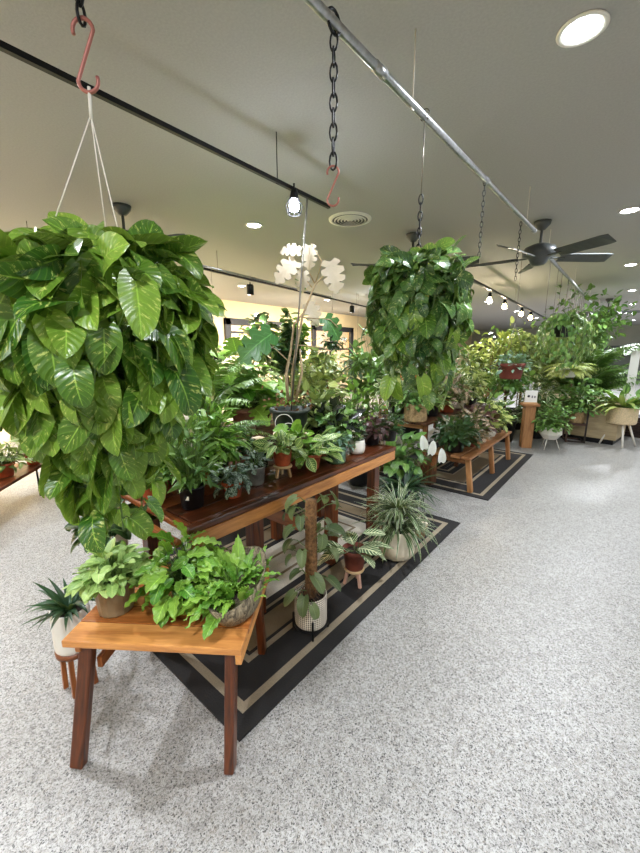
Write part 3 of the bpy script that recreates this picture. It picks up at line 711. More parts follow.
#@@FURN
# ------------------------------------------------------------------ furniture
# main table
X0, X1, Y0, Y1, ZT = -2.18, -1.365, .775, 2.60, .75
r = thing('plant_table', 'long dark reddish wooden table holding the front row of potted plants', 'table', ((X0 + X1) / 2, (Y0 + Y1) / 2, 0))
cx, cy = (X0 + X1) / 2, (Y0 + Y1) / 2; W = X1 - X0; Lh = Y1 - Y0
b = MB(); n = 6
for i in range(n): b.box((-W / 2 + .05 + (W - .1) * (i + .5) / n, 0, ZT - .0125), ((W - .1) / n - .003, Lh - .1, .025))
b.build('tabletop', 'mahogtop', r, bevel=.002)
b = MB()
for sx in (-1, 1): b.box((sx * (W / 2 - .022), 0, ZT - .012), (.045, Lh, .03))
for sy in (-1, 1): b.box((0, sy * (Lh / 2 - .02), ZT - .012), (W - .09, .04, .03))
b.build('edge_rail', 'mahog', r, bevel=.006)
b = MB()
for sx in (-1, 1): b.box((sx * (W / 2 - .015), 0, ZT - .065), (.028, Lh - .02, .07), rnd=.75)
b.build('apron', M['acacia'], r, bevel=.003)
b = MB(); b.tube([(-W / 2 - .1, -Lh / 2 - .045, ZT - .05), (W / 2 - .02, -Lh / 2 - .045, ZT - .05)], .019, 12); b.build('end_handle', M['acacia'], r)
for y in (.92, 1.24, 1.93, 2.48):
    for sx in (-1, 1):
        b = MB(); b.box((sx * (W / 2 - .13), y - cy, (ZT - .03) / 2), (.072, .072, ZT - .03), rnd=.3); b.build('leg', 'mahog', r, bevel=.004)
for y in (1.24, 1.93):
    b = MB(); b.box((0, y - cy, .62), (W - .26, .035, .08), rnd=.5); b.build('cross_brace', 'mahog', r, bevel=.003)
b = MB(); b.bar((W / 2 - .13, 1.28 - cy, .64), (W / 2 - .13, 1.60 - cy, .42), .03, .07); b.build('diagonal_brace', 'mahog', r, bevel=.003)
# near bench (rotated): long edge direction from (-1.43,.30) to (-.905,.672)
bx, by = -1.424, .292; ang = math.atan2(.672 - .292, -.905 + 1.424); LB = hypot(.38, .519); DB = .50; ZB = .5
r = thing('small_bench', 'small honey-brown wooden bench in the foreground carrying three leafy pots', 'bench', (bx, by, 0), ang)
b = MB(); n = 5
for i in range(n): b.box((LB / 2, DB * (i + .5) / n, ZB - .014), (LB - (.05 if 0 else 0), DB / n - .0015, .028), rnd=[.85, .45, .9, .6, .75][i])
b.build('seat_slats', M['acacia'], r, bevel=.004)
b = MB(); b.box((LB / 2, .05, ZB - .045), (LB - .02, .02, .035), rnd=.9); b.box((LB / 2, DB - .05, ZB - .045), (LB - .02, .02, .035), rnd=.8)
b.box((.04, DB / 2, ZB - .045), (.02, DB - .04, .035), rnd=.5); b.box((LB - .012, DB / 2, ZB - .045), (.022, DB, .036), rnd=.95)
b.build('apron', M['acacia'], r, bevel=.003)
for (xt, yt, xf, yf, wx, wy) in ((.065, .05, .022, -.032, .05, .036), (LB - .05, .05, LB - .058, -.012, .036, .05), (.065, DB - .05, .03, DB + .03, .05, .036), (LB - .05, DB - .05, LB - .055, DB + .03, .036, .05)):
    b = MB(); b.bar((xt, yt, ZB - .028), (xf, yf, 0), wx, wy, (1, 0, 0), rnd=.3); b.build('leg', M['mahog'], r, bevel=.006)
for sx in (0, 1):
    b = MB(); xt = .085 if sx == 0 else LB - .06; b.bar((xt, .06, .36), (xt, DB - .06, .36), .02, .045, (1, 0, 0)); b.build('side_brace', M['mahog'], r, bevel=.003)
for s in (0, 1):
    b = MB(); b.bar((.09 if s == 0 else LB - .07, DB / 2, .36), (LB * (.34 if s == 0 else .66), DB / 2, ZB - .03), .035, .02, (0, 1, 0), rnd=.7); b.build('diagonal_brace', M['acacia'], r, bevel=.003)

def slat_bench(name, label, x0, y0, x1, y1, z, legs, mat='rustic', splay=.05, n=4, cat='bench'):
    r = thing(name, label, cat, (x0, y0, 0)); W = x1 - x0; L = y1 - y0; b = MB()
    for i in range(n): b.box((W * (i + .5) / n, L / 2, z - .014), (W / n - .012, L, .028))
    b.build('top', M[mat], r, bevel=.004)
    for y in legs:
        for sx in (0, 1):
            b = MB(); xt = W - .05 if sx else .05; b.bar((xt, y, z - .02), (xt + (splay if sx else -splay), y + random.uniform(-.01, .01), .009), .05, .05, (0, 1, 0)); b.build('leg', M[mat], r, bevel=.005)
        b = MB(); b.box((W / 2, y, z - .06), (W - .1, .03, .05)); b.build('cross_bar', M[mat], r, bevel=.003)
    return r
slat_bench('plant_bench', 'rustic low wooden bench on splayed legs on the second rug', -1.62, 3.88, -1.17, 5.62, .40, (.06, .88, 1.66))
slat_bench('plant_table', 'rustic wooden table behind the low bench on the second rug', -2.35, 3.9, -1.68, 6.1, .70, (.08, 2.1), splay=0)
slat_bench('plant_table', 'wooden table in the second row behind the long front table', -3.35, 1.15, -2.62, 3.6, .74, (.1, 1.3, 2.35), splay=0, mat='rustic')
slat_bench('plant_table', 'wooden table in third row set before the beige wall', -5.2, 2.2, -4.5, 6.4, .72, (.1, 2, 4), splay=0)
slat_bench('plant_table', 'wooden table in the third row farther along past the window', -4.9, 7.0, -4.1, 10.5, .72, (.1, 1.7, 3.3), splay=0)
slat_bench('plant_table', 'wooden plant table beyond the second rug behind the sign pedestal', -2.9, 6.9, -1.9, 10.0, .72, (.1, 1.5, 2.9), splay=0)
# left low bench, rotated
p0 = Vector(at(-30, 506, .34)); p1 = Vector(at(46, 462, .34)); a = math.atan2(p1.y - p0.y, p1.x - p0.x)
r = thing('plant_bench', 'low reddish bench with thin metal legs at the left edge', 'bench', p0, a); Lb = (p1 - p0).length
b = MB()
for i in range(3): b.box((Lb / 2, .1 + .2 * i, -.015), (Lb, .195, .03))
b.build('top', 'mahog', r, bevel=.004)
for q, w in ((.1, .04), (Lb - .12, .04), (.1, .56), (Lb - .12, .56)):
    b = MB(); b.tube([(q, w, -.03), (q, w, -.33)], .009, 6); b.build('leg', 'blackm', r)

# pedestal + sign
px_, py_, _ = at(525, 447, 0)
r = thing('sign_pedestal', 'orange-brown wooden pedestal standing at the end of second rug', 'pedestal', (px_, py_, 0), radians(25))
b = MB(); b.box((0, 0, .33), (.15, .15, .66)); b.build('post', M['rustic'], r, bevel=.006); b = MB(); b.box((0, 0, .68), (.24, .22, .035)); b.build('top_board', M['rustic'], r, bevel=.004)
r = thing('sign_card', 'small white card sign with dark print standing on the wooden pedestal', 'sign', (px_, py_, .6985), radians(30)); r.scale = (.8, .8, .8)
b = MB(); b.box((0, -.02, .125), (.22, .012, .25)); b.build('card', 'label', r, bevel=.001)
b = MB(); b.lathe([(.001, 0), (.024, 0), (.024, .002), (.001, .002)], 12); o = b.build('printed_mark', 'ink', r); o.location = (-.045, -.0265, .14); o.rotation_euler = (pi / 2, 0, 0)
b = MB(); b.box((.02, -.027, .13), (.028, .001, .045)); b.box((.065, -.027, .128), (.026, .001, .042)); b.build('printed_figures', flat('grey_print', (126, 126, 132), .6), r)
b = MB(); b.box((0, 0, .012), (.24, .09, .024)); b.build('card_base', M['pine'], r, bevel=.003)

# plywood counter at right
c0 = Vector(at(556, 437, 0)); c1 = Vector(at(616, 446, 0)); d = c1 - c0; a = math.atan2(d.y, d.x)
hc = zat(560, 399, c0.x, c0.y)
r = thing('plywood_counter', 'plywood panelled counter with dark kick base behind the standing planters', 'counter', c0, a)
L_ = d.length
b = MB(); b.box((L_ / 2 - .3, .35, .04), (L_ + .5, .66, .08)); b.build('kick_base', 'blackm', r)
b = MB(); b.box((L_ / 2 - .3, .35, .08 + (hc - .1) / 2), (L_ + .56, .7, hc - .1), rnd=.5); b.build('body', M['plyw'], r, bevel=.004)
b = MB(); b.box((L_ / 2 - .3, .35, hc), (L_ + .6, .74, .03), rnd=.6); b.build('worktop', M['plyw'], r, bevel=.004)
q = Vector(at(628, 440, 0)); r = thing('wooden_crate', 'dark brown wooden crate behind the rattan planter at right edge', 'crate', (q.x + .15, q.y + .5, 0), a)
b = MB()
for k in range(4): b.box((0, 0, .05 + .09 * k), (.62, .45, .082))
b.build('slats', M['darkw'], r, bevel=.003); b = MB()
for sx in (-1, 1):
    for sy in (-1, 1): b.box((sx * .30, sy * .215, .19), (.05, .05, .38))
b.build('corner_posts', M['darkw'], r, bevel=.003)

#@@PLANTS
# ------------------------------------------------------------------ the two big hanging pothos
def shook(root, p0, p1, r=.006, mat='pink', name='hook'):
    """S hook between two points"""
    p0 = Vector(p0); p1 = Vector(p1); m = (p0 + p1) / 2; L = (p1 - p0).length; dn = (p1 - p0).normalized(); s = Vector((cos(YAW), sin(YAW), 0)); pts = []
    R = L * .16
    for k in range(11):
        a = radians(200 - 200 * k / 10); pts.append(p0 + dn * R + s * (R * cos(a)) - dn * (R * sin(a)))
    for k in range(1, 6):
        t = k / 6; x = R * (1 - 2 * t); pts.append(p0 + dn * (R + (L - 2 * R) * t) + s * x)
    for k in range(11):
        a = radians(180 - 200 * k / 10); pts.append(p1 - dn * R + s * (R * cos(a)) + dn * (R * sin(a)))
    b = MB(); b.tube(pts, r, 8); return b
def chain_links(b, top, bottom, link=.045, r=.0032):
    top = Vector(top); bottom = Vector(bottom); L = (bottom - top).length; n = max(1, round(L / (link * .8))); st = (bottom - top) / n
    for i in range(n):
        c = top + st * (i + .5); a = (i % 2) * pi / 2 + .4; s = Vector((cos(a), sin(a), 0)); pts = []
        for k in range(12):
            t = 2 * pi * k / 12; pts.append(c + s * (link * .22 * cos(t)) + Vector((0, 0, link * .5 * sin(t))))
        b.tube(pts, r, 5, closed=True)
# near pothos
q = atd(86, 60, 1.1); hx, hy = q.x, q.y
zt, zb_ = zat(82, 18, hx, hy), zat(88, 92, hx, hy)
r = tag(shook(None, (hx, hy, zt), (hx, hy, zb_), .0048).build('s_hook', 'pink'), 'copper-pink S hook holding the near pothos cords at upper left', 'hook')
b = MB(); chain_links(b, (hx, hy, CEIL - .004), (hx, hy, zt - .012), .05, .004); b.build('hanging_chain', 'blackm'); tag(bpy.context.scene.collection.objects[-1], 'short dark chain from ceiling down to the copper-pink S hook', 'chain')
ZP = 1.55
r = thing('hanging_pothos', 'large bushy golden pothos hanging by white cords over the small bench', 'hanging plant', (hx - .03, hy - .025, ZP))
zs = pot(r, 'taper', .12, .17, 'white')
b = MB()
for k in range(3):
    a = .3 + k * 2 * pi / 3; b.tube([(.028, .023, zb_ - ZP - .05), (.122 * cos(a), .122 * sin(a), .17)], .0016, 5)
b.tube([(.03, .025, zb_ - ZP + .012), (.028, .023, zb_ - ZP - .06)], .004, 6)
b.build('hanger_cords', 'wire', r)
prof = [(.18, .10), (.16, .2), (.07, .27), (-.05, .275), (-.13, .24), (-.22, .165), (-.34, .115), (-.46, .09), (-.60, .06)]
f_vines(r, prof, 56, .132, 'heartbig', 'pothos', step=.054, jit=.55, sh=.75, rmin=.7)
fb = MB(); th = RNG.random(60) * 2 * pi; o_ = np.stack([np.cos(th), np.sin(th), np.zeros(60)], 1); rad = RNG.random(60) ** .6 * .24
P = o_ * rad[:, None]; P[:, 2] = .23 - rad * .3 + RNG.normal(0, .028, 60)
fb.leaves(T_['heartbig'], P, o_ + np.array([0, 0, .1]) + rv(60, .35), np.array([0, 0, 1.]) + o_ * .4 + rv(60, .3), .13 * RNG.uniform(.7, 1.15, 60)); fb.build('crown_leaves', 'pothos', r)
# second pothos, on the galvanized pipe
x2, y2, _ = at(425, 115, RAIL)
b = shook(None, (x2, y2, RAIL + .03), (x2, y2, zat(424, 200, x2, y2)), .003, 'steelw'); b = MB()
zc = zat(424, 195, x2, y2)
b.tube([(x2 + .02 * sin(a), y2, RAIL + .0 + .022 * cos(a)) for a in np.linspace(-2.6, 2.6, 12)], .0025, 5)
b.tube([(x2, y2, RAIL - .02), (x2, y2, zc)], .0025, 6); o = b.build('hanging_rod', 'steelw'); tag(o, 'thin bent wire rod hooked over the pipe above the second pothos', 'hook')
b = MB(); chain_links(b, (x2, y2, zc), (x2, y2, zat(424, 252, x2, y2)), .04, .003); o = b.build('hanging_chain', 'blackm'); tag(o, 'short dark chain just above the second hanging pothos', 'chain')
r = thing('hanging_pothos', 'dense dark green pothos ball hanging from the galvanized pipe in the middle', 'hanging plant', (x2, y2, 1.66))
zs = pot(r, 'taper', .09, .13, 'greeng')
b = MB()
for k in range(3):
    a = .6 + k * 2 * pi / 3; b.tube([(0, 0, zat(424, 250, x2, y2) - 1.66), (.09 * cos(a), .09 * sin(a), .13)], .0015, 5)
b.build('hanger_wires', 'blackm', r)
prof = [(.22, .08), (.17, .16), (.08, .195), (0, .205), (-.12, .19), (-.22, .15), (-.30, .10), (-.34, .05)]
f_vines(r, prof, 50, .092, 'heart', 'pothos2', step=.045, jit=.55, sh=.9)
fb = MB(); n_ = 34; th = RNG.random(n_) * 2 * pi; o_ = np.stack([np.cos(th), np.sin(th), np.zeros(n_)], 1); P = o_ * RNG.uniform(.03, .2, n_)[:, None] + [0, 0, .17]; P[:, 2] += RNG.normal(0, .035, n_); P[:4] += [0, 0, .06]
fb.leaves(T_['heart'], P, o_ + [0, 0, .5] + rv(n_, .5), rv(n_, .6) + [0, 0, .8], .09 * RNG.uniform(.7, 1.2, n_)); fb.build('crown_leaves', 'pothos2', r)
fb = MB(); n_ = 20; th = RNG.uniform(-1.9, .6, n_); o_ = np.stack([np.cos(th), np.sin(th), np.zeros(n_)], 1); P = o_ * .2; P[:, 2] = RNG.uniform(-.36, .02, n_); P[:, :2] *= (1 + np.minimum(P[:, 2:3], 0) * .8)
fb.leaves(T_['heart'], P, o_ * .4 + [0, 0, -1] + rv(n_, .3), o_ + [0, 0, .5] + rv(n_, .3), .10 * RNG.uniform(.8, 1.2, n_)); fb.build('new_leaves', 'pothos', r)
# bare chain with hook
x3, y3, _ = at(334, 22, RAIL); zc = zat(333, 168, x3, y3)
b = MB(); b.tube([(x3 + .0, y3 + .03 * cos(a), RAIL + .03 * sin(a)) for a in np.linspace(0, 2 * pi, 14)[:-1]], .005, 6, closed=True)
chain_links(b, (x3, y3, RAIL - .028), (x3, y3, zc), .052, .0032); o = b.build('hanging_chain', 'blackm'); tag(o, 'long bare chain hanging from the galvanized pipe at top centre', 'chain')
o = shook(None, (x3, y3, zc + .006), (x3, y3, zat(333, 206, x3, y3)), .0032).build('s_hook', 'pink'); tag(o, 'thin empty pink S hook at the end of bare chain', 'hook')

# ------------------------------------------------------------------ bench plants
def on(px, py, z, dz=0): x, y, _ = at(px, py, z); return (x, y, z + dz)
plant('syngonium_plant', 'taupe ribbed pot with pale green arrow-leaf plant on the small bench', on(117, 608, .5), ('nursery', .075, .135, 'taupe'), BUSH(.125, .13, 230, .055, 'heart', 'pale', low=.2, tilt=.15))
plant('leafy_plant', 'black pot with curly light green foliage at the rear of the small bench', on(186, 597, .5), ('nursery', .06, .10, 'black'), BUSH(.16, .17, 120, .10, 'wavy', 'fresh', low=.0, tilt=.3))
# bark-textured boat planter
x, y, _ = on(240, 607, .5); r = thing('bark_bowl_planter', 'bark-textured tilted bowl planter spilling bright wavy fern leaves on the small bench', 'potted plant', (x, y, .5), radians(118))
b = MB(); seg = 40; prof = [(.001, 0), (.6, .0), (.78, .1), (.93, .5), (1.0, 1.0), (.94, 1.0), (.85, .8), (.001, .75)]
V = []; U = []
for (rr, zz) in prof:
    for k in range(seg):
        a = 2 * pi * k / seg; ex = cos(a)
        V.append((ex * rr * .155 + .03 * zz * ex, sin(a) * rr * .095, zz * .165 * (.66 + .34 * ((ex + 1) / 2) ** 1.2))); U.append((a, zz))
F = [(i * seg + k, i * seg + (k + 1) % seg, (i + 1) * seg + (k + 1) % seg, (i + 1) * seg + k) for i in range(len(prof) - 1) for k in range(seg)]
b.add(V, F, U); b.build('pot', 'barkbowl', r)
s = MB(); s.lathe([(.13, .078), (.05, .09), (.001, .092)], 20, sy=.5); s.build('soil', 'soil', r)
f_rosette(r, .075, 50, .19, 'nest', 'fresh', up=.85, spread=.09, upj=.5, thr=(.1, pi + .2))
f_rosette(r, .09, 40, .13, 'nest', 'fresh', up=1.25, spread=.12, upj=.35)
f_bush(r, .08, .17, .13, 30, .10, 'wavy', 'fresh', low=-.1, tilt=.4, pr='side_leaves', thr=(.4, pi))

# left of the bench
x, y = -1.76, .41; zr = zat(72, 606, x, y)
r = thing('wooden_plant_stand', 'short brown wooden stand under the white dracaena pot left of bench', 'plant stand', (x, y, 0))
b = MB(); b.lathe([(.001, zr - .21), (.075, zr - .21), (.075, zr - .19), (.001, zr - .19)], 24); b.build('top', M['mahog'], r)
for k in range(4):
    a = k * pi / 2 + .9; b = MB(); b.bar((.055 * cos(a), .055 * sin(a), zr - .2), (.062 * cos(a), .062 * sin(a), 0), .018, .018); b.build('leg', M['mahog'], r)
plant('dracaena_plant', 'white cylindrical pot with dark strap leaves on stand left of the small bench', (x, y, zr - .19), ('cyl', .074, .19, 'white'), ROS(40, .20, 'strapw', 'spider', up=1.15, upj=.5), rotz=.3)
x, y = -2.05, .70; zr = zat(88, 535, x, y)
r = thing('wooden_plant_stand', 'slim wooden stand beneath the cream ribbed pot behind small bench', 'plant stand', (x, y, 0))
b = MB(); b.lathe([(.001, zr - .2), (.085, zr - .2), (.085, zr - .18), (.001, zr - .18)], 24); b.build('top', M['mahog'], r)
for k in range(4):
    a = k * pi / 2 + .5; b = MB(); b.bar((.075 * cos(a), .075 * sin(a), zr - .19), (.10 * cos(a), .10 * sin(a), .009), .02, .02); b.build('leg', M['mahog'], r)
plant('dark_leafy_plant', 'cream pot with dark drooping foliage below the large hanging pothos', (x, y, zr - .18), ('cyl', .085, .18, 'cream'), BUSH(.17, .18, 60, .10, 'heart', 'dark', low=.05, tilt=.2))

#@@TABLE
# ------------------------------------------------------------------ main table plants
Z = ZT + .003
T = 'on the long front table'
plant('herb_plant', 'terracotta pot with airy light green leaves at near left corner of long table', on(155, 500, Z), ('taper', .068, .115, 'terra'), BUSH(.16, .30, 190, .085, 'lance', 'fresh', low=.15, tilt=.1))
r = plant('nursery_plant', 'black nursery pot with a white price sticker near the table corner', on(193, 506, Z), ('nursery', .062, .11, 'black'), BUSH(.13, .33, 190, .09, 'lance', 'mid', low=.22, tilt=.0))
a = -1.15; b = MB()
V = [(.0675 * cos(a + .5 * (k / 6 - .5)) * (.98 if 1 else 1), .0545 * sin(a + .5 * (k / 6 - .5)), z) for z in (.052, .072) for k in range(7)]
b.add(V, [(k, k + 1, k + 8, k + 7) for k in range(6)]); st = b.build('price_sticker', 'label', r); st.location = (0, 0, 0)
plant('leafy_plant', 'terracotta pot behind the black nursery pot with fresh bushy leaves', on(208, 480, Z), ('taper', .055, .10, 'terra'), BUSH(.16, .33, 190, .085, 'oval', 'fresh'))
plant('silver_vine_plant', 'small terracotta pot with silvery dark heart leaves at table front edge', on(233, 496, Z), ('taper', .055, .085, 'terra'), BUSH(.09, .11, 90, .05, 'heart', 'silver', low=-.2, tilt=.5))
plant('dark_leaf_plant', 'square-looking zinc grey pot with dark leaves trailing over its rim', on(255, 483, Z), ('nursery', .062, .105, 'zinc'), BUSH(.07, .09, 50, .05, 'oval', 'silver', low=.1))
plant('bushy_plant', 'rose-brown clay pot with small dark green tuft behind the zinc pot', on(247, 465, Z), ('taper', .06, .11, 'rose'), BUSH(.09, .13, 90, .055, 'oval', 'dark', low=.2))
x, y, _ = on(283, 476, Z)
r = thing('mini_stool', 'tiny pale wooden stool lifting a terracotta pot on the long table', 'plant stand', (x, y, Z - .003))
b = MB(); b.lathe([(.001, .062), (.055, .062), (.058, .068), (.055, .075), (.001, .075)], 24); b.build('seat', M['pine'], r)
for k in range(3):
    a = k * 2.094 + .4; b = MB(); b.bar((.035 * cos(a), .035 * sin(a), .063), (.048 * cos(a), .048 * sin(a), .001), .014, .014); b.build('leg', M['pine'], r)
plant('prayer_plant', 'terracotta pot of pale-veined prayer plant raised on the tiny stool', (x, y, Z + .073), ('taper', .06, .10, 'terra'), BUSH(.13, .10, 46, .10, 'calathea', 'prayer', low=.2, tilt=.2))
plant('prayer_plant', 'terracotta pot with glossy pale-veined leaves drooping right of the tiny stool', on(312, 468, Z), ('taper', .06, .10, 'terra'), BUSH(.13, .17, 50, .11, 'calathea', 'prayer', low=.05, tilt=.3))
plant('ribbed_pot_plant', 'green ribbed ceramic pot with flat silvery leaves on the long table', on(336, 462, Z), ('cyl', .066, .115, 'greeng'), BUSH(.09, .09, 50, .065, 'oval', 'blue', low=.1))
r = plant('small_plant', 'small white round pot near far end of the long table', on(357, 453, Z), ('belly', .055, .105, 'white'), BUSH(.05, .16, 40, .05, 'oval', 'dark', low=.3))
plant('begonia_plant', 'dark burgundy broad-leaved plant in black pot behind green ribbed pot', on(333, 449, Z), ('nursery', .06, .10, 'black'), BUSH(.17, .27, 34, .17, 'ovalw', 'nearblack', low=.35, tilt=.2, stem='terrad'))
plant('begonia_plant', 'reddish burgundy-leaved plant in black pot right of the white round pot', on(372, 444, Z), ('nursery', .065, .10, 'black'), BUSH(.14, .17, 120, .07, 'ovalw', 'burg'))
plant('peperomia_plant', 'black pot of dark foliage at far right corner of the long table', on(389, 440, Z), ('nursery', .065, .10, 'black'), BUSH(.13, .17, 150, .06, 'oval', 'dark', low=0))
back = [
 (1.00, -2.04, 'taper', .07, 'terra', BUSH(.16, .34, 170, .09, 'oval', 'cream'), 'speckled_plant', 'terracotta pot of cream-speckled foliage at back left of the long table'),
 (1.24, -1.86, 'nursery', .06, 'black', BUSH(.14, .30, 140, .09, 'lance', 'fresh', low=.2, tilt=.1), 'leafy_plant', 'black pot of upright fresh green leaves behind the silvery heart-leaf pot'),
 (1.42, -2.06, 'nursery', .07, 'black', FRO(22, .36, 22, .06, 'mid', up=1.0), 'fern_plant', 'arching fern in a black pot at the middle back of long table'),
 (1.56, -1.80, 'nursery', .05, 'black', ROS(40, .22, 'strap', 'spider', up=.9), 'spider_plant', 'dark grassy plant with arching blades behind the rose-brown pot'),
 (1.70, -1.62, 'nursery', .05, 'terrad', BUSH(.10, .14, 60, .075, 'heart', 'fresh'), 'heartleaf_plant', 'fresh heart-leaved plant between the prayer plants and the dark urn'),
 (2.30, -1.92, 'nursery', .07, 'black', BUSH(.18, .27, 150, .09, 'oval', 'olive', low=.1), 'bushy_plant', 'olive green bushy plant right of the dark urn on long table'),
 (2.48, -2.04, 'taper', .07, 'terra', FRO(18, .34, 20, .06, 'fresh', up=1.0), 'fern_plant', 'bright fern in terracotta at far back corner of the long table'),
 (2.15, -1.60, 'nursery', .055, 'black', BUSH(.12, .20, 70, .09, 'wavy', 'mid'), 'wavy_plant', 'green wavy-leaved plant behind the small white round pot'),
]
for y, x, st, rr, mt, fo, nm, lb in back: plant(nm, lb, (x, y, Z), (st, rr, rr * 1.7, mt), fo).scale = (1.2, 1.2, 1.25)
# urn with variegated monstera
ux, uy = -1.88, 1.93; zu = .885
r = thing('wooden_riser', 'low dark wooden block lifting the urn on the long table', 'stand', (ux, uy, Z - .003)); b = MB(); b.box((0, 0, .066), (.24, .24, .132)); b.build('block', M['darkw'], r, bevel=.004)
r = thing('variegated_monstera', 'tall pink-white variegated monstera climbing from a dark urn', 'potted plant', (ux, uy, zu + .003))
zs = pot(r, 'urn', .145, .20, 'urn'); F_ = 2.62
loc = lambda px, py, dd=0: atd(px, py, F_ + dd) - Vector((ux, uy, zu))
b = MB()
for pts in ([(292, 400), (293, 370), (297, 345), (303, 315), (315, 285), (332, 267)], [(288, 400), (286, 375), (291, 350), (294, 325), (306, 310)], [(296, 400), (302, 372), (300, 350)]):
    b.tube([loc(*p) for p in pts], np.linspace(.013, .005, len(pts)), 7)
for pts in ([(315, 285), (309, 272), (309, 248)], [(312, 288), (302, 275), (294, 264)], [(303, 318), (330, 320), (338, 328)], [(292, 365), (276, 350), (268, 345)], [(294, 345), (322, 348), (332, 352)], [(315, 285), (322, 262), (311, 244)]):
    b.tube([loc(*p) for p in pts], [.004, .0035, .003], 6)
b.build('stems', 'stemp', r)
fb = MB(); fw = Vector((-sin(YAW), cos(YAW), 0)); rt = Vector((cos(YAW), sin(YAW), 0)); upv = Vector((0, 0, 1))
L_ = [(330, 262, 16, .25, -.9), (296, 262, 15, -.6, -.5), (309, 246, 12, .0, -1), (303, 272, 11, -.1, -1), (308, 304, 13, .5, -1), (272, 334, 24, -.9, -.6), (325, 318, 15, .6, -.7), (300, 252, 11, -.9, .2)]
for i, (px, py, sz, dx, dz) in enumerate(L_):
    p = loc(px, py, random.uniform(-.06, .06)); S_ = sz * 1.7 / 373 * F_
    fb.leaves(T_['monst'], [p], [rt * dx + upv * dz - fw * .2], [-fw + upv * .5], S_, rnd=(.66 if i in (0, 1, 2, 7) else .62 if i in (3, 4) else .1))
fb.build('foliage', 'albo', r)
fb = MB(); nn = 90; P = RNG.normal(0, 1, (nn, 3)) * [.07, .07, .05] + [0, 0, .26]; fb.leaves(T_['small'], P, rv(nn), rv(nn) + [0, 0, 1], .035); fb.build('dried_moss', 'moss', r)['kind'] = 'stuff'
b = MB()
for cx_, cz_, R_ in ((-.03, .12, .062), (.0, .07, .05)):
    b.tube([rt * (cx_ + R_ * cos(a)) - fw * (.155) + upv * (cz_ + R_ * sin(a)) for a in np.linspace(0, 2 * pi, 25)[:-1]], .0028, 5, closed=True)
b.build('wire_loop', 'wire', r)
# stake from track end down into urn
b = MB(); p0 = Vector((-1.70, 1.93, RAIL - .02)); p1 = Vector((ux + .06, uy - .05, zu + .19)); b.tube([p0, (p0 + p1) / 2, p1], .006, 7); o = b.build('support_rod', 'steelw'); tag(o, 'thin grey upright rod from the black rail end down to dark urn', 'rod')

#@@FLOOR
# ------------------------------------------------------------------ floor plants in front of the table
x, y, _ = on(311, 628, .01)
r = thing('black_plant_stand', 'black metal stand with thin legs around the dotted white pot', 'plant stand', (x, y, .009))
b = MB(); b.tube([(.088 * cos(a), .088 * sin(a), .04) for a in np.linspace(0, 2 * pi, 25)[:-1]], .004, 6, closed=True); b.bar((-.088, 0, .04), (.088, 0, .04), .012, .006); b.bar((0, -.088, .04), (0, .088, .04), .012, .006); b.build('ring', 'blackm', r)
for k in range(4):
    a = k * pi / 2 + .82; b = MB(); b.bar((.095 * cos(a), .095 * sin(a), 0), (.095 * cos(a), .095 * sin(a), .11), .008, .008); b.build('leg', 'blackm', r)
r = thing('moss_pole_plant', 'dotted white pot with climbing plant on a brown moss pole', 'potted plant', (x, y, .054))
zs = pot(r, 'cyl', .087, .175, 'dots'); b = MB(); zp = zat(311, 500, x, y) - .054
b.tube([(0, 0, zs - .01), (.004, 0, zs + .2), (0, .004, zp)], [.031, .033, .03], 12); b.build('moss_pole', 'moss', r)
fb = MB(); sb = MB(); P = []; D = []; U = []
for i in range(34):
    z = zs + (zp - zs) * (i + 1) / 33; th = random.uniform(0, 2 * pi); o_ = Vector((cos(th), sin(th), 0)); k = random.uniform(.05, .10)
    p = o_ * (.03 + k) + Vector((0, 0, z + .02)); sb.tube([o_ * .03 + Vector((0, 0, z - .02)), o_ * (.03 + k * .6) + Vector((0, 0, z + .015)), p], .002, 4, cap=False); P.append(p); D.append(o_ + Vector((0, 0, -.5)) + Vector(RNG.normal(0, .3, 3))); U.append(o_ * .6 + upv)
fb.leaves(T_['heart'], P, D, U, .085 * RNG.uniform(.7, 1.2, 34)); fb.build('foliage', leafmat('dull_olive_leaf', (72, 92, 56), (124, 140, 92), 'plain', rough=.4), r); sb.build('stems', 'stem', r)
b = MB()
for k in range(26):
    a = random.uniform(0, 2 * pi); rr = random.uniform(.02, .06); b.tube([(rr * .5 * cos(a), rr * .5 * sin(a), zs + random.uniform(.03, .12)), (rr * cos(a), rr * sin(a), zs + random.uniform(.02, .06)), (rr * 1.1 * cos(a + .6), rr * 1.1 * sin(a + .6), zs)], .0025, 4)
b.build('aerial_roots', 'bark', r)
# zebra plant on pink-legged stool
x, y, _ = on(354, 583, .01)
r = thing('tripod_stool', 'tiny stool with pinkish legs on the rug under maroon pot', 'plant stand', (x, y, .009))
b = MB(); b.lathe([(.001, .10), (.062, .10), (.066, .108), (.062, .116), (.001, .116)], 24); b.build('seat', M['pine'], r)
for k in range(3):
    a = k * 2.094 - .3; b = MB(); b.bar((.042 * cos(a), .042 * sin(a), .102), (.062 * cos(a), .062 * sin(a), 0), .017, .017); b.build('leg', 'pinkleg', r)
plant('zebra_plant', 'maroon pot with white-striped zebra plant standing on the pink-legged stool', (x, y, .126), ('taper', .078, .135, 'terrad'), lambda r, z: (f_bush(r, z, .12, .17, 13, .19, 'calathea', 'zebra', low=.15, tilt=.25), ))
x, y, _ = on(394, 556, .01)
plant('striped_dracaena', 'big cream belly pot with spiky white-edged strap leaves on the rug', (x, y + .03, .01), ('belly', .128, .225, 'cream'), lambda r, z: (f_rosette(r, z + .0, 120, .36, 'strap', 'stripe', up=1.1, upj=.6), f_rosette(r, z + .16, 120, .31, 'strap', 'stripe', up=1.0, upj=.7)))
x, y, _ = on(419, 536, .01)
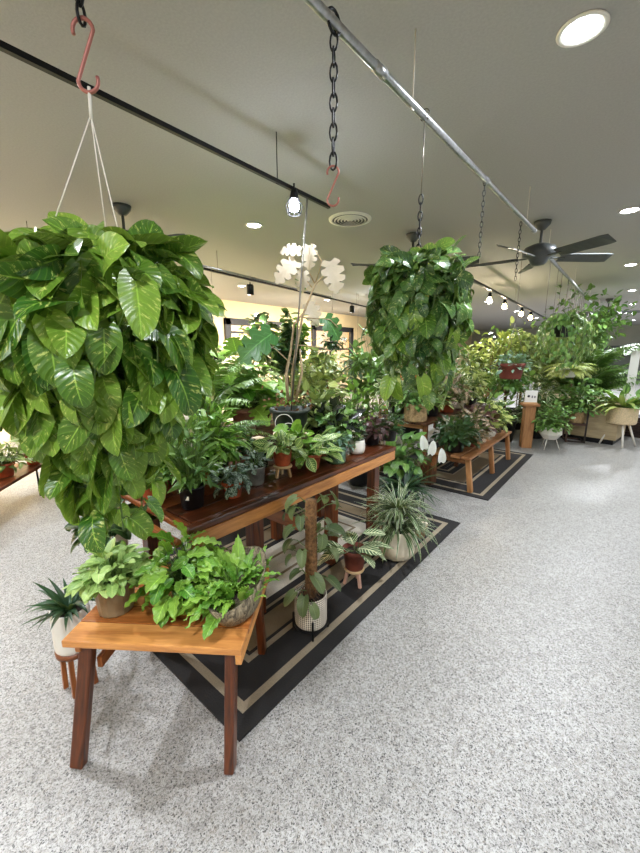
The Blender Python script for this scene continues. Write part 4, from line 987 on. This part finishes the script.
r = plant('trellis_plant', 'small tan pot with wire hoops at the rug corner beside cream pot', (x, y, .01), ('taper', .06, .11, 'basket'), BUSH(.06, .06, 30, .04, 'oval', 'cream', low=.1))
b = MB()
for a in (0, 1.05, 2.1): b.tube([(.045 * cos(a) * cos(t) , .045 * sin(a) * cos(t), .11 + .22 * sin(t)) for t in np.linspace(0, pi, 13)], .0016, 4)
b.build('wire_hoops', 'steelw', r)
plant('grassy_plant', 'black pot with arching grassy leaves on floor between the two rugs', (-1.52, 3.12, 0.01), ('nursery', .13, .22, 'black'), ROS(110, .38, 'strap', 'spider', up=.9, upj=.8))
x, y, _ = on(436, 487, .0)
r = thing('wood_block_stand', 'short brown wooden block standing at left edge of second rug', 'stand', (x - .12, y + .05, .009)); b = MB(); b.box((0, 0, .11), (.14, .14, .22)); b.build('block', M['rustic'], r, bevel=.005)
def peace(r, z):
    f_bush(r, z, .26, .34, 110, .16, 'ovalw', 'mid', low=.0, tilt=.3)
    fb = MB(); sb = MB(); rr = r.location
    for px, py in ((424, 449), (430, 454), (441, 462)):
        p = atd(px, py, 3.52) - Vector(rr); fb.leaves(T_['spathe'], [p], [upv * .9 + rt * random.uniform(-.3, .3)], [-fw], .14); sb.tube([(0, 0, z), (p.x * .6, p.y * .6, p.z * .6), p], .0025, 5)
    fb.build('white_spathe', 'whitep', r); sb.build('flower_stems', 'stem', r)
plant('peace_lily', 'peace lily with white flowers in black pot between table and rustic bench', (-1.78, 3.45, .01), ('nursery', .12, .36, 'black'), peace)
plant('variegated_plant', 'cream-splashed leafy plant in dark pot behind the grassy black pot', (-2.25, 3.42, .0), ('nursery', .13, .5, 'black'), BUSH(.26, .3, 140, .12, 'ovalw', 'cream', low=0))

#@@TABLE2
# ------------------------------------------------------------------ second table and bench
t2 = [
 ((-1.42, 4.06, .403), ('nursery', .09, .10, 'black'), BUSH(.2, .22, 230, .07, 'oval', 'dark', low=-.1), 'bushy_plant', 'dark green mound of small leaves at near end of the rustic bench'),
 ((-1.38, 4.40, .403), ('nursery', .08, .10, 'terrad'), BUSH(.18, .25, 220, .06, 'oval', 'pinkvar', low=0), 'polka_dot_plant', 'pink-speckled bushy plant on the rustic bench'),
 ((-1.40, 4.75, .403), ('nursery', .08, .10, 'black'), BUSH(.18, .27, 180, .07, 'ovalw', 'burg', low=0), 'coleus_plant', 'dark burgundy bushy plant at the middle of rustic bench'),
 ((-1.34, 5.05, .403), ('belly', .07, .12, 'white'), BUSH(.17, .24, 120, .09, 'ovalw', 'yellow', low=.1), 'yellow_leaf_plant', 'white round pot of yellow-green leaves toward far end of rustic bench'),
 ((-1.36, 5.42, .403), ('nursery', .08, .12, 'black'), BUSH(.17, .28, 150, .07, 'oval', 'mid', low=.1), 'bushy_plant', 'mid green bushy plant at the far end of rustic bench'),
 ((-1.86, 3.98, .703), ('cyl', .10, .15, 'basket'), BUSH(.20, .20, 190, .07, 'oval', 'mid', low=0), 'basket_plant', 'tan basket pot of green leaves at near end of second table'),
 ((-2.15, 4.05, .703), ('nursery', .08, .13, 'black'), BUSH(.2, .3, 150, .09, 'oval', 'creamedge'), 'variegated_plant', 'cream-edged plant in black pot at near left of second table'),
 ((-1.88, 4.42, .703), ('nursery', .09, .13, 'black'), BUSH(.22, .26, 230, .065, 'oval', 'olive', low=0), 'bushy_plant', 'olive bushy plant just behind the tan basket pot'),
 ((-1.84, 4.85, .703), ('nursery', .09, .13, 'terra'), BUSH(.22, .26, 180, .08, 'ovalw', 'pinkvar', low=0), 'croton_plant', 'reddish speckled plant in terracotta on the second table'),
 ((-2.15, 5.0, .703), ('nursery', .09, .13, 'terrad'), FRO(22, .42, 24, .06, 'blue', up=1.0), 'fern_plant', 'blue-green fern at the middle back of second table'),
 ((-1.86, 5.3, .703), ('nursery', .09, .13, 'cream'), BUSH(.2, .28, 180, .08, 'oval', 'creamedge', low=0), 'variegated_plant', 'cream-edged bushy plant in cream pot on the second table'),
 ((-1.84, 5.75, .703), ('nursery', .09, .13, 'black'), BUSH(.2, .33, 170, .09, 'ovalw', 'yellow', low=.1), 'yellow_leaf_plant', 'yellow-green leafy plant at far end of second table near the sign'),
 ((-2.14, 5.6, .703), ('nursery', .09, .13, 'black'), TREE(.3, 9, .24, .4, 150, .11, 'oval', 'mid'), 'small_tree_plant', 'small leafy tree in black pot at far back of second table'),
]
for l, p, f, n, lb in t2: plant(n, lb, l, p, f).scale = (1.3, 1.3, 1.36)
# orange flowers
def flower(r, z):
    f_bush(r, z, .2, .28, 150, .07, 'oval', 'mid', low=.1)
    fb = MB(); n = 60; P = RNG.normal(0, 1, (n, 3)) * [.07, .07, .02] + [0, 0, z + .33]; fb.leaves(T_['small'], P, rv(n) + [0, 0, .3], rv(n) + [0, 0, 1], .05); fb.build('orange_blooms', 'orange', r)
x, y, _ = at(452, 386, 1.25); plant('orange_flower_plant', 'orange flowering plant behind the rustic table below the second pothos', (-2.2, 4.5, .703), ('nursery', .09, .15, 'black'), flower)

# ------------------------------------------------------------------ background mass
def bgp(name, x, y, z, p, fol, label):
    o = plant(name, label, (x, y, z), p, fol)
    k = 1.38 if (x < -2.5 and z > .5) else 1.18
    o.scale = (k, k, k)
PB = ('nursery', .10, .16, 'black'); PT = ('taper', .10, .16, 'terra'); PW = ('cyl', .10, .16, 'white'); PR = ('taper', .10, .16, 'rose')
z2 = .743
bg = [
 ('speckled_bush', -2.85, 1.28, z2, PB, BUSH(.26, .46, 300, .07, 'oval', 'cream', low=0), 'cream-speckled bushy plant nearest on the second-row table'),
 ('tall_plant', -3.12, 1.5, z2, PB, TREE(.3, 10, .28, .5, 200, .12, 'oval', 'mid'), 'mid green leafy tree near the left end of second-row table'),
 ('palm_plant', -2.80, 1.75, z2, PT, FRO(26, .62, 30, .11, 'mid', up=1.15, droop=1.2), 'feathery palm with drooping fronds on the second-row table'),
 ('fern_plant', -3.1, 2.05, z2, PB, FRO(24, .55, 26, .08, 'fresh', up=1.0), 'bright green fern beside the feathery palm on second-row table'),
 ('split_leaf_plant', -2.85, 2.30, z2, PR, BUSH(.28, .48, 60, .18, 'monst', 'fresh', low=.1), 'bright split-leaf monstera left of the tall variegated one'),
 ('bushy_plant', -3.1, 2.7, z2, PB, BUSH(.27, .42, 240, .09, 'oval', 'olive', low=0), 'olive bushy plant behind the dark urn on second-row table'),
 ('ivy_tree', -2.9, 3.0, z2, PB, TREE(.25, 14, .15, .5, 320, .07, 'heart', 'dark'), 'dense dark ivy column in front of the dark doorway'),
 ('yellow_leaf_plant', -2.85, 3.35, z2, PW, BUSH(.22, .3, 130, .11, 'ovalw', 'yellow', low=.1), 'yellow-green leafy plant at far end of the second-row table'),
 ('leafy_plant', -4.8, 2.5, .723, PB, BUSH(.35, .5, 220, .13, 'oval', 'olive', low=0), 'olive leafy plant at near end of third-row table'),
 ('fern_plant', -4.9, 3.1, .723, PT, FRO(26, .6, 26, .1, 'mid', up=1.0), 'mid green fern on the third-row table below the rail'),
 ('speckled_bush', -4.8, 3.7, .723, PB, BUSH(.35, .5, 260, .10, 'oval', 'cream', low=0), 'cream-speckled bush on the third-row table left of window'),
 ('rubber_plant', -4.8, 4.3, .723, PB, TREE(.35, 12, .35, .5, 130, .18, 'ovalw', 'dark'), 'dark broad-leaved rubber plant before the window frame'),
 ('tall_plant', -4.8, 4.95, .723, PB, TREE(.35, 12, .32, .5, 240, .12, 'oval', 'fresh'), 'fresh green small tree before the window frame'),
 ('bushy_plant', -4.8, 5.5, .723, PW, BUSH(.32, .45, 240, .11, 'oval', 'mid', low=0), 'mid green bush in white pot on the third-row table'),
 ('yellow_leaf_plant', -4.8, 6.1, .723, PT, BUSH(.3, .4, 160, .13, 'ovalw', 'yellow', low=.1), 'yellow-green plant at the far end of third-row table'),
 ('palm_plant', -4.5, 7.4, .723, PB, FRO(24, .7, 28, .12, 'olive', up=1.1), 'olive palm on the far table near the dark doorway'),
 ('leafy_plant', -4.5, 8.3, .723, PT, BUSH(.35, .45, 200, .14, 'oval', 'blue', low=0), 'blue-green leafy plant on the far third-row table'),
 ('small_tree_plant', -4.5, 9.3, .723, PB, TREE(.3, 12, .4, .5, 200, .15, 'oval', 'mid'), 'leafy small tree on the far third-row table'),
 ('bushy_plant', -4.5, 10.1, .723, PW, BUSH(.35, .4, 200, .13, 'oval', 'fresh', low=0), 'fresh green bush at the end of far third-row table'),
 ('leafy_plant', -3.5, 4.2, 0, ('nursery', .16, .4, 'black'), TREE(.45, 14, .36, .5, 260, .13, 'oval', 'olive'), 'olive floor plant between the second and third table rows'),
 ('corn_plant', -3.4, 5.2, 0, ('nursery', .16, .4, 'black'), lambda r, z: (f_rosette(r, z + .35, 70, .55, 'strapw', 'mid', up=.9), f_rosette(r, z + .7, 50, .5, 'strapw', 'mid', up=1.0)), 'tall strap-leaved floor plant behind the second table'),
 ('tall_plant', -3.4, 6.3, 0, ('nursery', .16, .4, 'terra'), TREE(.6, 14, .42, .6, 280, .13, 'oval', 'blue'), 'blue-green floor tree behind the second table'),
 ('leafy_plant', -2.4, 7.2, .723, PB, BUSH(.33, .5, 200, .13, 'oval', 'creamedge', low=0), 'cream-edged bush on the table beyond the sign pedestal'),
 ('fern_plant', -2.2, 7.9, .723, PT, FRO(26, .6, 26, .1, 'mid', up=1.0), 'fern on the table beyond the sign pedestal'),
 ('bushy_plant', -2.4, 8.6, .723, PB, BUSH(.35, .55, 240, .12, 'oval', 'olive', low=0), 'olive bush on the table beyond the sign pedestal'),
 ('tall_plant', -2.3, 9.5, .723, PB, TREE(.4, 14, .4, .6, 240, .14, 'oval', 'mid'), 'green small tree at far end beyond the sign pedestal'),
 ('floor_fig', -1.55, 6.75, 0, ('nursery', .16, .3, 'black'), TREE(.5, 14, .35, .5, 280, .12, 'oval', 'mid'), 'green floor plant right behind the sign pedestal'),
 ('floor_fig', -1.65, 8.0, 0, ('nursery', .17, .32, 'black'), TREE(.75, 16, .45, .6, 320, .13, 'oval', 'olive'), 'olive floor tree behind the yellow-green hanging fern'),
 ('floor_bush', -2.0, 6.5, 0, ('nursery', .16, .3, 'black'), BUSH(.4, .75, 330, .12, 'oval', 'olive', low=0), 'wide olive floor bush between second table and the sign pedestal'),
 ('floor_bush', -1.2, 7.35, 0, ('nursery', .16, .3, 'black'), BUSH(.36, .8, 330, .11, 'oval', 'creamedge', low=0), 'cream-edged floor bush between pedestal and white faceted planter'),
 ('floor_bush', -2.0, 7.4, 0, ('nursery', .16, .4, 'black'), TREE(.7, 14, .45, .6, 320, .12, 'oval', 'yellow'), 'yellow-green floor tree behind the sign pedestal'),
 ('floor_bush', -3.0, 4.9, 0, ('nursery', .16, .4, 'black'), TREE(.6, 14, .42, .6, 320, .12, 'oval', 'mid'), 'green floor tree behind the second table near its front'),
 ('floor_bush', -2.75, 4.1, 0, ('nursery', .16, .45, 'black'), BUSH(.36, .65, 300, .11, 'oval', 'fresh', low=0), 'fresh green floor bush left of the second table'),
 ('floor_bush', -2.8, 5.8, 0, ('nursery', .16, .45, 'black'), BUSH(.38, .8, 300, .12, 'oval', 'pinkvar', low=0), 'pink-speckled floor bush behind the second table'),
 ('weeping_fig', -.85, 8.5, 0, ('nursery', .2, .4, 'black'), TREE(1.0, 20, .7, .8, 900, .10, 'oval', 'mid'), 'tall weeping fig tree rising behind the plywood counter'),
 ('bamboo_palm', -.62, 9.2, 0, ('nursery', .2, .4, 'black'), FRO(46, .9, 30, .17, 'mid', up=1.25, droop=1.3, z1=1.0, upj=.5, r=.006), 'wide feathery palm behind the plywood counter at right'),
 ('bamboo_palm', -1.3, 9.4, 0, ('nursery', .2, .4, 'black'), FRO(40, 1.1, 28, .2, 'olive', up=1.25, droop=1.2, z1=1.0, r=.006), 'olive feathery palm left of the weeping fig tree'),
]
for n, x, y, z, p, f, lb in bg: bgp(n, x, y, z, p, f, lb)
# left-edge bench plants and beyond
xl, yl, _ = at(4, 470, .35)
plant('leafy_plant', 'terracotta pot on the low left bench with pale leaves', at(6, 476, .343), ('taper', .08, .13, 'terra'), BUSH(.2, .25, 120, .1, 'oval', 'olive', low=0))
plant('leafy_plant', 'small terracotta pot at the inner end of the low left bench', at(34, 464, .343), ('taper', .07, .12, 'terra'), BUSH(.17, .2, 100, .09, 'oval', 'cream', low=0))
plant('floor_tub_plant', 'wide black floor tub with leaves behind the low left bench', (-4.75, 1.55, .0), ('bowl', .32, .32, 'black'), BUSH(.4, .6, 200, .16, 'oval', 'mid', low=0))
plant('floor_fig', 'grey-green floor tree at far left behind the large pothos', (-6.0, 1.5, 0), ('nursery', .2, .4, 'black'), TREE(.6, 14, .5, .6, 260, .16, 'oval', 'blue'))
plant('floor_fig', 'leafy tree near the beige wall behind the large pothos', (-6.3, 2.6, 0), ('nursery', .2, .4, 'black'), TREE(.6, 14, .55, .6, 260, .16, 'oval', 'olive'))

# ------------------------------------------------------------------ standing planters at right
x, y, _ = on(547, 450, 0); zb1 = zat(547, 436, x, y)
def legs_planter(name, label, x, y, zpot, style, r_, h_, pmat, lmat, lr, spread, fol, n=4, lw=.012):
    t = thing(name, label, 'potted plant', (x, y, 0)); zs = pot(t, style, r_, h_, pmat, z=zpot)
    for k in range(n):
        a = k * 2 * pi / n + .3; b = MB(); b.tube([(r_ * .5 * cos(a), r_ * .5 * sin(a), zpot + .02), (spread * cos(a), spread * sin(a), .004)], [lw, lw * .7], 8); b.build('leg', lmat, t)
    fol(t, zs); return t
legs_planter('faceted_planter', 'white faceted bowl planter on thin white legs beside the wooden pedestal', x, y + .1, .16, 'facet', .16, .19, 'white', 'white', 0, .15, BUSH(.27, .42, 260, .09, 'oval', 'mid', low=0), 3, .007)
x, y, _ = on(617, 445, 0)
def birdnest(r, z):
    f_rosette(r, z, 40, .62, 'strapw', 'yellow', up=.95, spread=.08, upj=.7); f_rosette(r, z, 14, .5, 'lance', 'fresh', up=.8, spread=.06, upj=.5); f_bush(r, z, .25, .3, 50, .16, 'oval', 'mid', low=.2)
legs_planter('rattan_planter', 'round pale rattan planter on white wooden legs at right edge', x, y, .36, 'cyl', .20, .27, 'rattan', 'white', 0, .24, birdnest, 4, .018)
x, y, _ = on(573, 441, 0)
t = thing('black_frame_stand', 'black square frame stand in front of the plywood counter', 'plant stand', (x, y, 0), .3)
b = MB()
for sx in (-1, 1):
    for sy in (-1, 1): b.box((sx * .13, sy * .12, .27), (.022, .022, .54))
for z in (.02, .30, .53):
    for sy in (-1, 1): b.box((0, sy * .12, z), (.26, .02, .02))
    for sx in (-1, 1): b.box((sx * .13, 0, z), (.02, .24, .02))
b.box((0, 0, .315), (.26, .24, .012)); b.build('frame', 'darkw', t)
plant('framed_plant', 'tan pot with spreading green leaves held in the black frame stand', (x, y, .322), ('cyl', .11, .24, 'basket'), BUSH(.38, .5, 380, .1, 'oval', 'mid', low=0))

# hanging ones from far pipe and rails
def hanging(label, x, y, zpot, ztop, pmat, pr_, fol, name='hanging_plant', wm='steelw'):
    t = thing(name, label, 'hanging plant', (x, y, zpot)); h = pr_ * 1.2; zs = pot(t, 'taper', pr_, h, pmat)
    b = MB(); zj = min(.55, (ztop - zpot) * .8)
    for k in range(3):
        a = k * 2.094; b.tube([(pr_ * cos(a), pr_ * sin(a), h), (0, 0, zj)], .002, 4)
    b.tube([(0, 0, zj), (0, 0, ztop - zpot)], .002, 4); b.build('hanger_wires', wm, t); fol(t, zs); return t
def vine_prof(nv, prof, size, mat, shape='heart', step=.06): return lambda r, z: f_vines(r, [(z + a + .1, b_) for a, b_ in prof], nv, size, shape, mat, step=step)
# yellow-green fern
q = atd(568, 372, 6.0); hanging('yellow-green fern in a white pot hanging beneath the far pipe', q.x, q.y, q.z - .08, RAIL, 'white', .13, FRO(42, .42, 20, .10, 'yellow', up=.6, droop=1.4), 'hanging_fern')
q = atd(487, 362, 4.2); hanging('reddish-brown hanging pot with mixed leaves right of second pothos', -.95, 3.6 + .6, zat(487, 378, -.95, 4.2), RAIL, 'terrad', .13, BUSH(.17, .12, 110, .07, 'oval', 'blue', low=-.3), 'hanging_plant')
fx = [(-.80, 6.2, 'mid', 1.78, 'green trailing plant nearest on the far pipe'), (-.82, 7.2, 'olive', 1.8, 'olive trailing plant second along the far pipe'),
      (-.80, 8.2, 'mid', 1.8, 'mid green trailing plant third along the far pipe'), (-.82, 9.6, 'blue', 1.8, 'blue-green trailing plant fourth along the far pipe'), (-.80, 11.2, 'mid', 1.8, 'distant trailing plant last along the far pipe')]
for x, y, mt, z, lb in fx:
    hanging(lb, x, y, z - .1, RAIL, 'black', .13, lambda r, zz: f_vines(r, [(zz + .15, .15), (zz, .32), (zz - .3, .32), (zz - .55, .16)], 22, .085, 'heart', mt, step=.08))
# small hanging plants from the wall rail
for px, py, f, mt, lb in ((216, 358, 4.6, 'creamedge', 'small hanging plant with pale leaves in front of beige wall left of window'), (357, 368, 6.6, 'blue', 'spiky blue-green plant hanging before the wall right of the doorway'), (332, 345, 5.2, 'dark', 'dark leafy vine hanging before the doorway behind the support rod')):
    q = atd(px, py, f)
    if mt == 'blue': fo = BUSH(.3, .3, 130, .16, 'lance', 'blue', low=-.9)
    else: fo = BUSH(.16, .14, 90, .08, 'oval', mt, low=-.9)
    hanging(lb, q.x, q.y, q.z - .05, RAIL, 'black', .08, fo)
q = atd(462, 300, 5.2); hanging('dark narrow trailing plant below the reddish caged lamp', q.x, q.y, q.z + .05, RAIL - .02, 'black', .06, lambda r, z: f_vines(r, [(z + .05, .05), (z - .1, .10), (z - .35, .05)], 10, .08, 'heart', 'mid', step=.06))
# chains from the near pipe toward the fan
for px, py0, py1, lb in ((485, 180, 262, 'long thin chain hanging from the pipe left of nearest fan'), (521, 222, 280, 'thin chain hanging from pipe just left of the fan motor')):
    x, y, _ = at(px, py0, RAIL); b = MB(); chain_links(b, (x, y, RAIL), (x, y, zat(px - 4, py1, x, y)), .035, .0022); o = b.build('hanging_chain', 'blackm'); tag(o, lb, 'chain')
for i in range(9):
    y = 4.9 + .42 * i + random.uniform(-.1, .1); b = MB(); b.tube([(-.81, y, RAIL), (-.81, y, 1.95)], .0022, 4); b.tube([(-.81, y, 1.95), (-.81, y + .02, 1.92), (-.81, y, 1.9), (-.81, y - .02, 1.92)], .0022, 4)
    o = b.build('hanging_wire', 'steelw'); tag(o, 'thin empty wire with a small end hook hanging from the far pipe', 'wire', 'empty wires on the far pipe')

#@@CAM
cam = bpy.data.cameras.new('camera'); co = bpy.data.objects.new('camera', cam); C.objects.link(co); sc.camera = co
co.location = (0, 0, EYE); co.rotation_euler = (pi / 2 - PITCH, 0, YAW)
cam.sensor_fit = 'HORIZONTAL'; cam.sensor_width = 36; cam.lens = 36 * FPX / 640; cam.clip_start = .02
w = bpy.data.worlds.new('world'); sc.world = w; w.use_nodes = True; w.node_tree.nodes['Background'].inputs[0].default_value = (.5, .55, .6, 1); w.node_tree.nodes['Background'].inputs[1].default_value = .3
vs = sc.view_settings; vs.view_transform = 'Standard'; vs.look = 'None'; vs.gamma = 1; vs.use_curve_mapping = False; vs.exposure = 0.68
sc.cycles.use_denoising = True; sc.cycles.max_bounces = 8; sc.cycles.diffuse_bounces = 5; sc.cycles.transparent_max_bounces = 8
sc.cycles.caustics_reflective = False; sc.cycles.caustics_refractive = False; sc.cycles.sample_clamp_indirect = 6
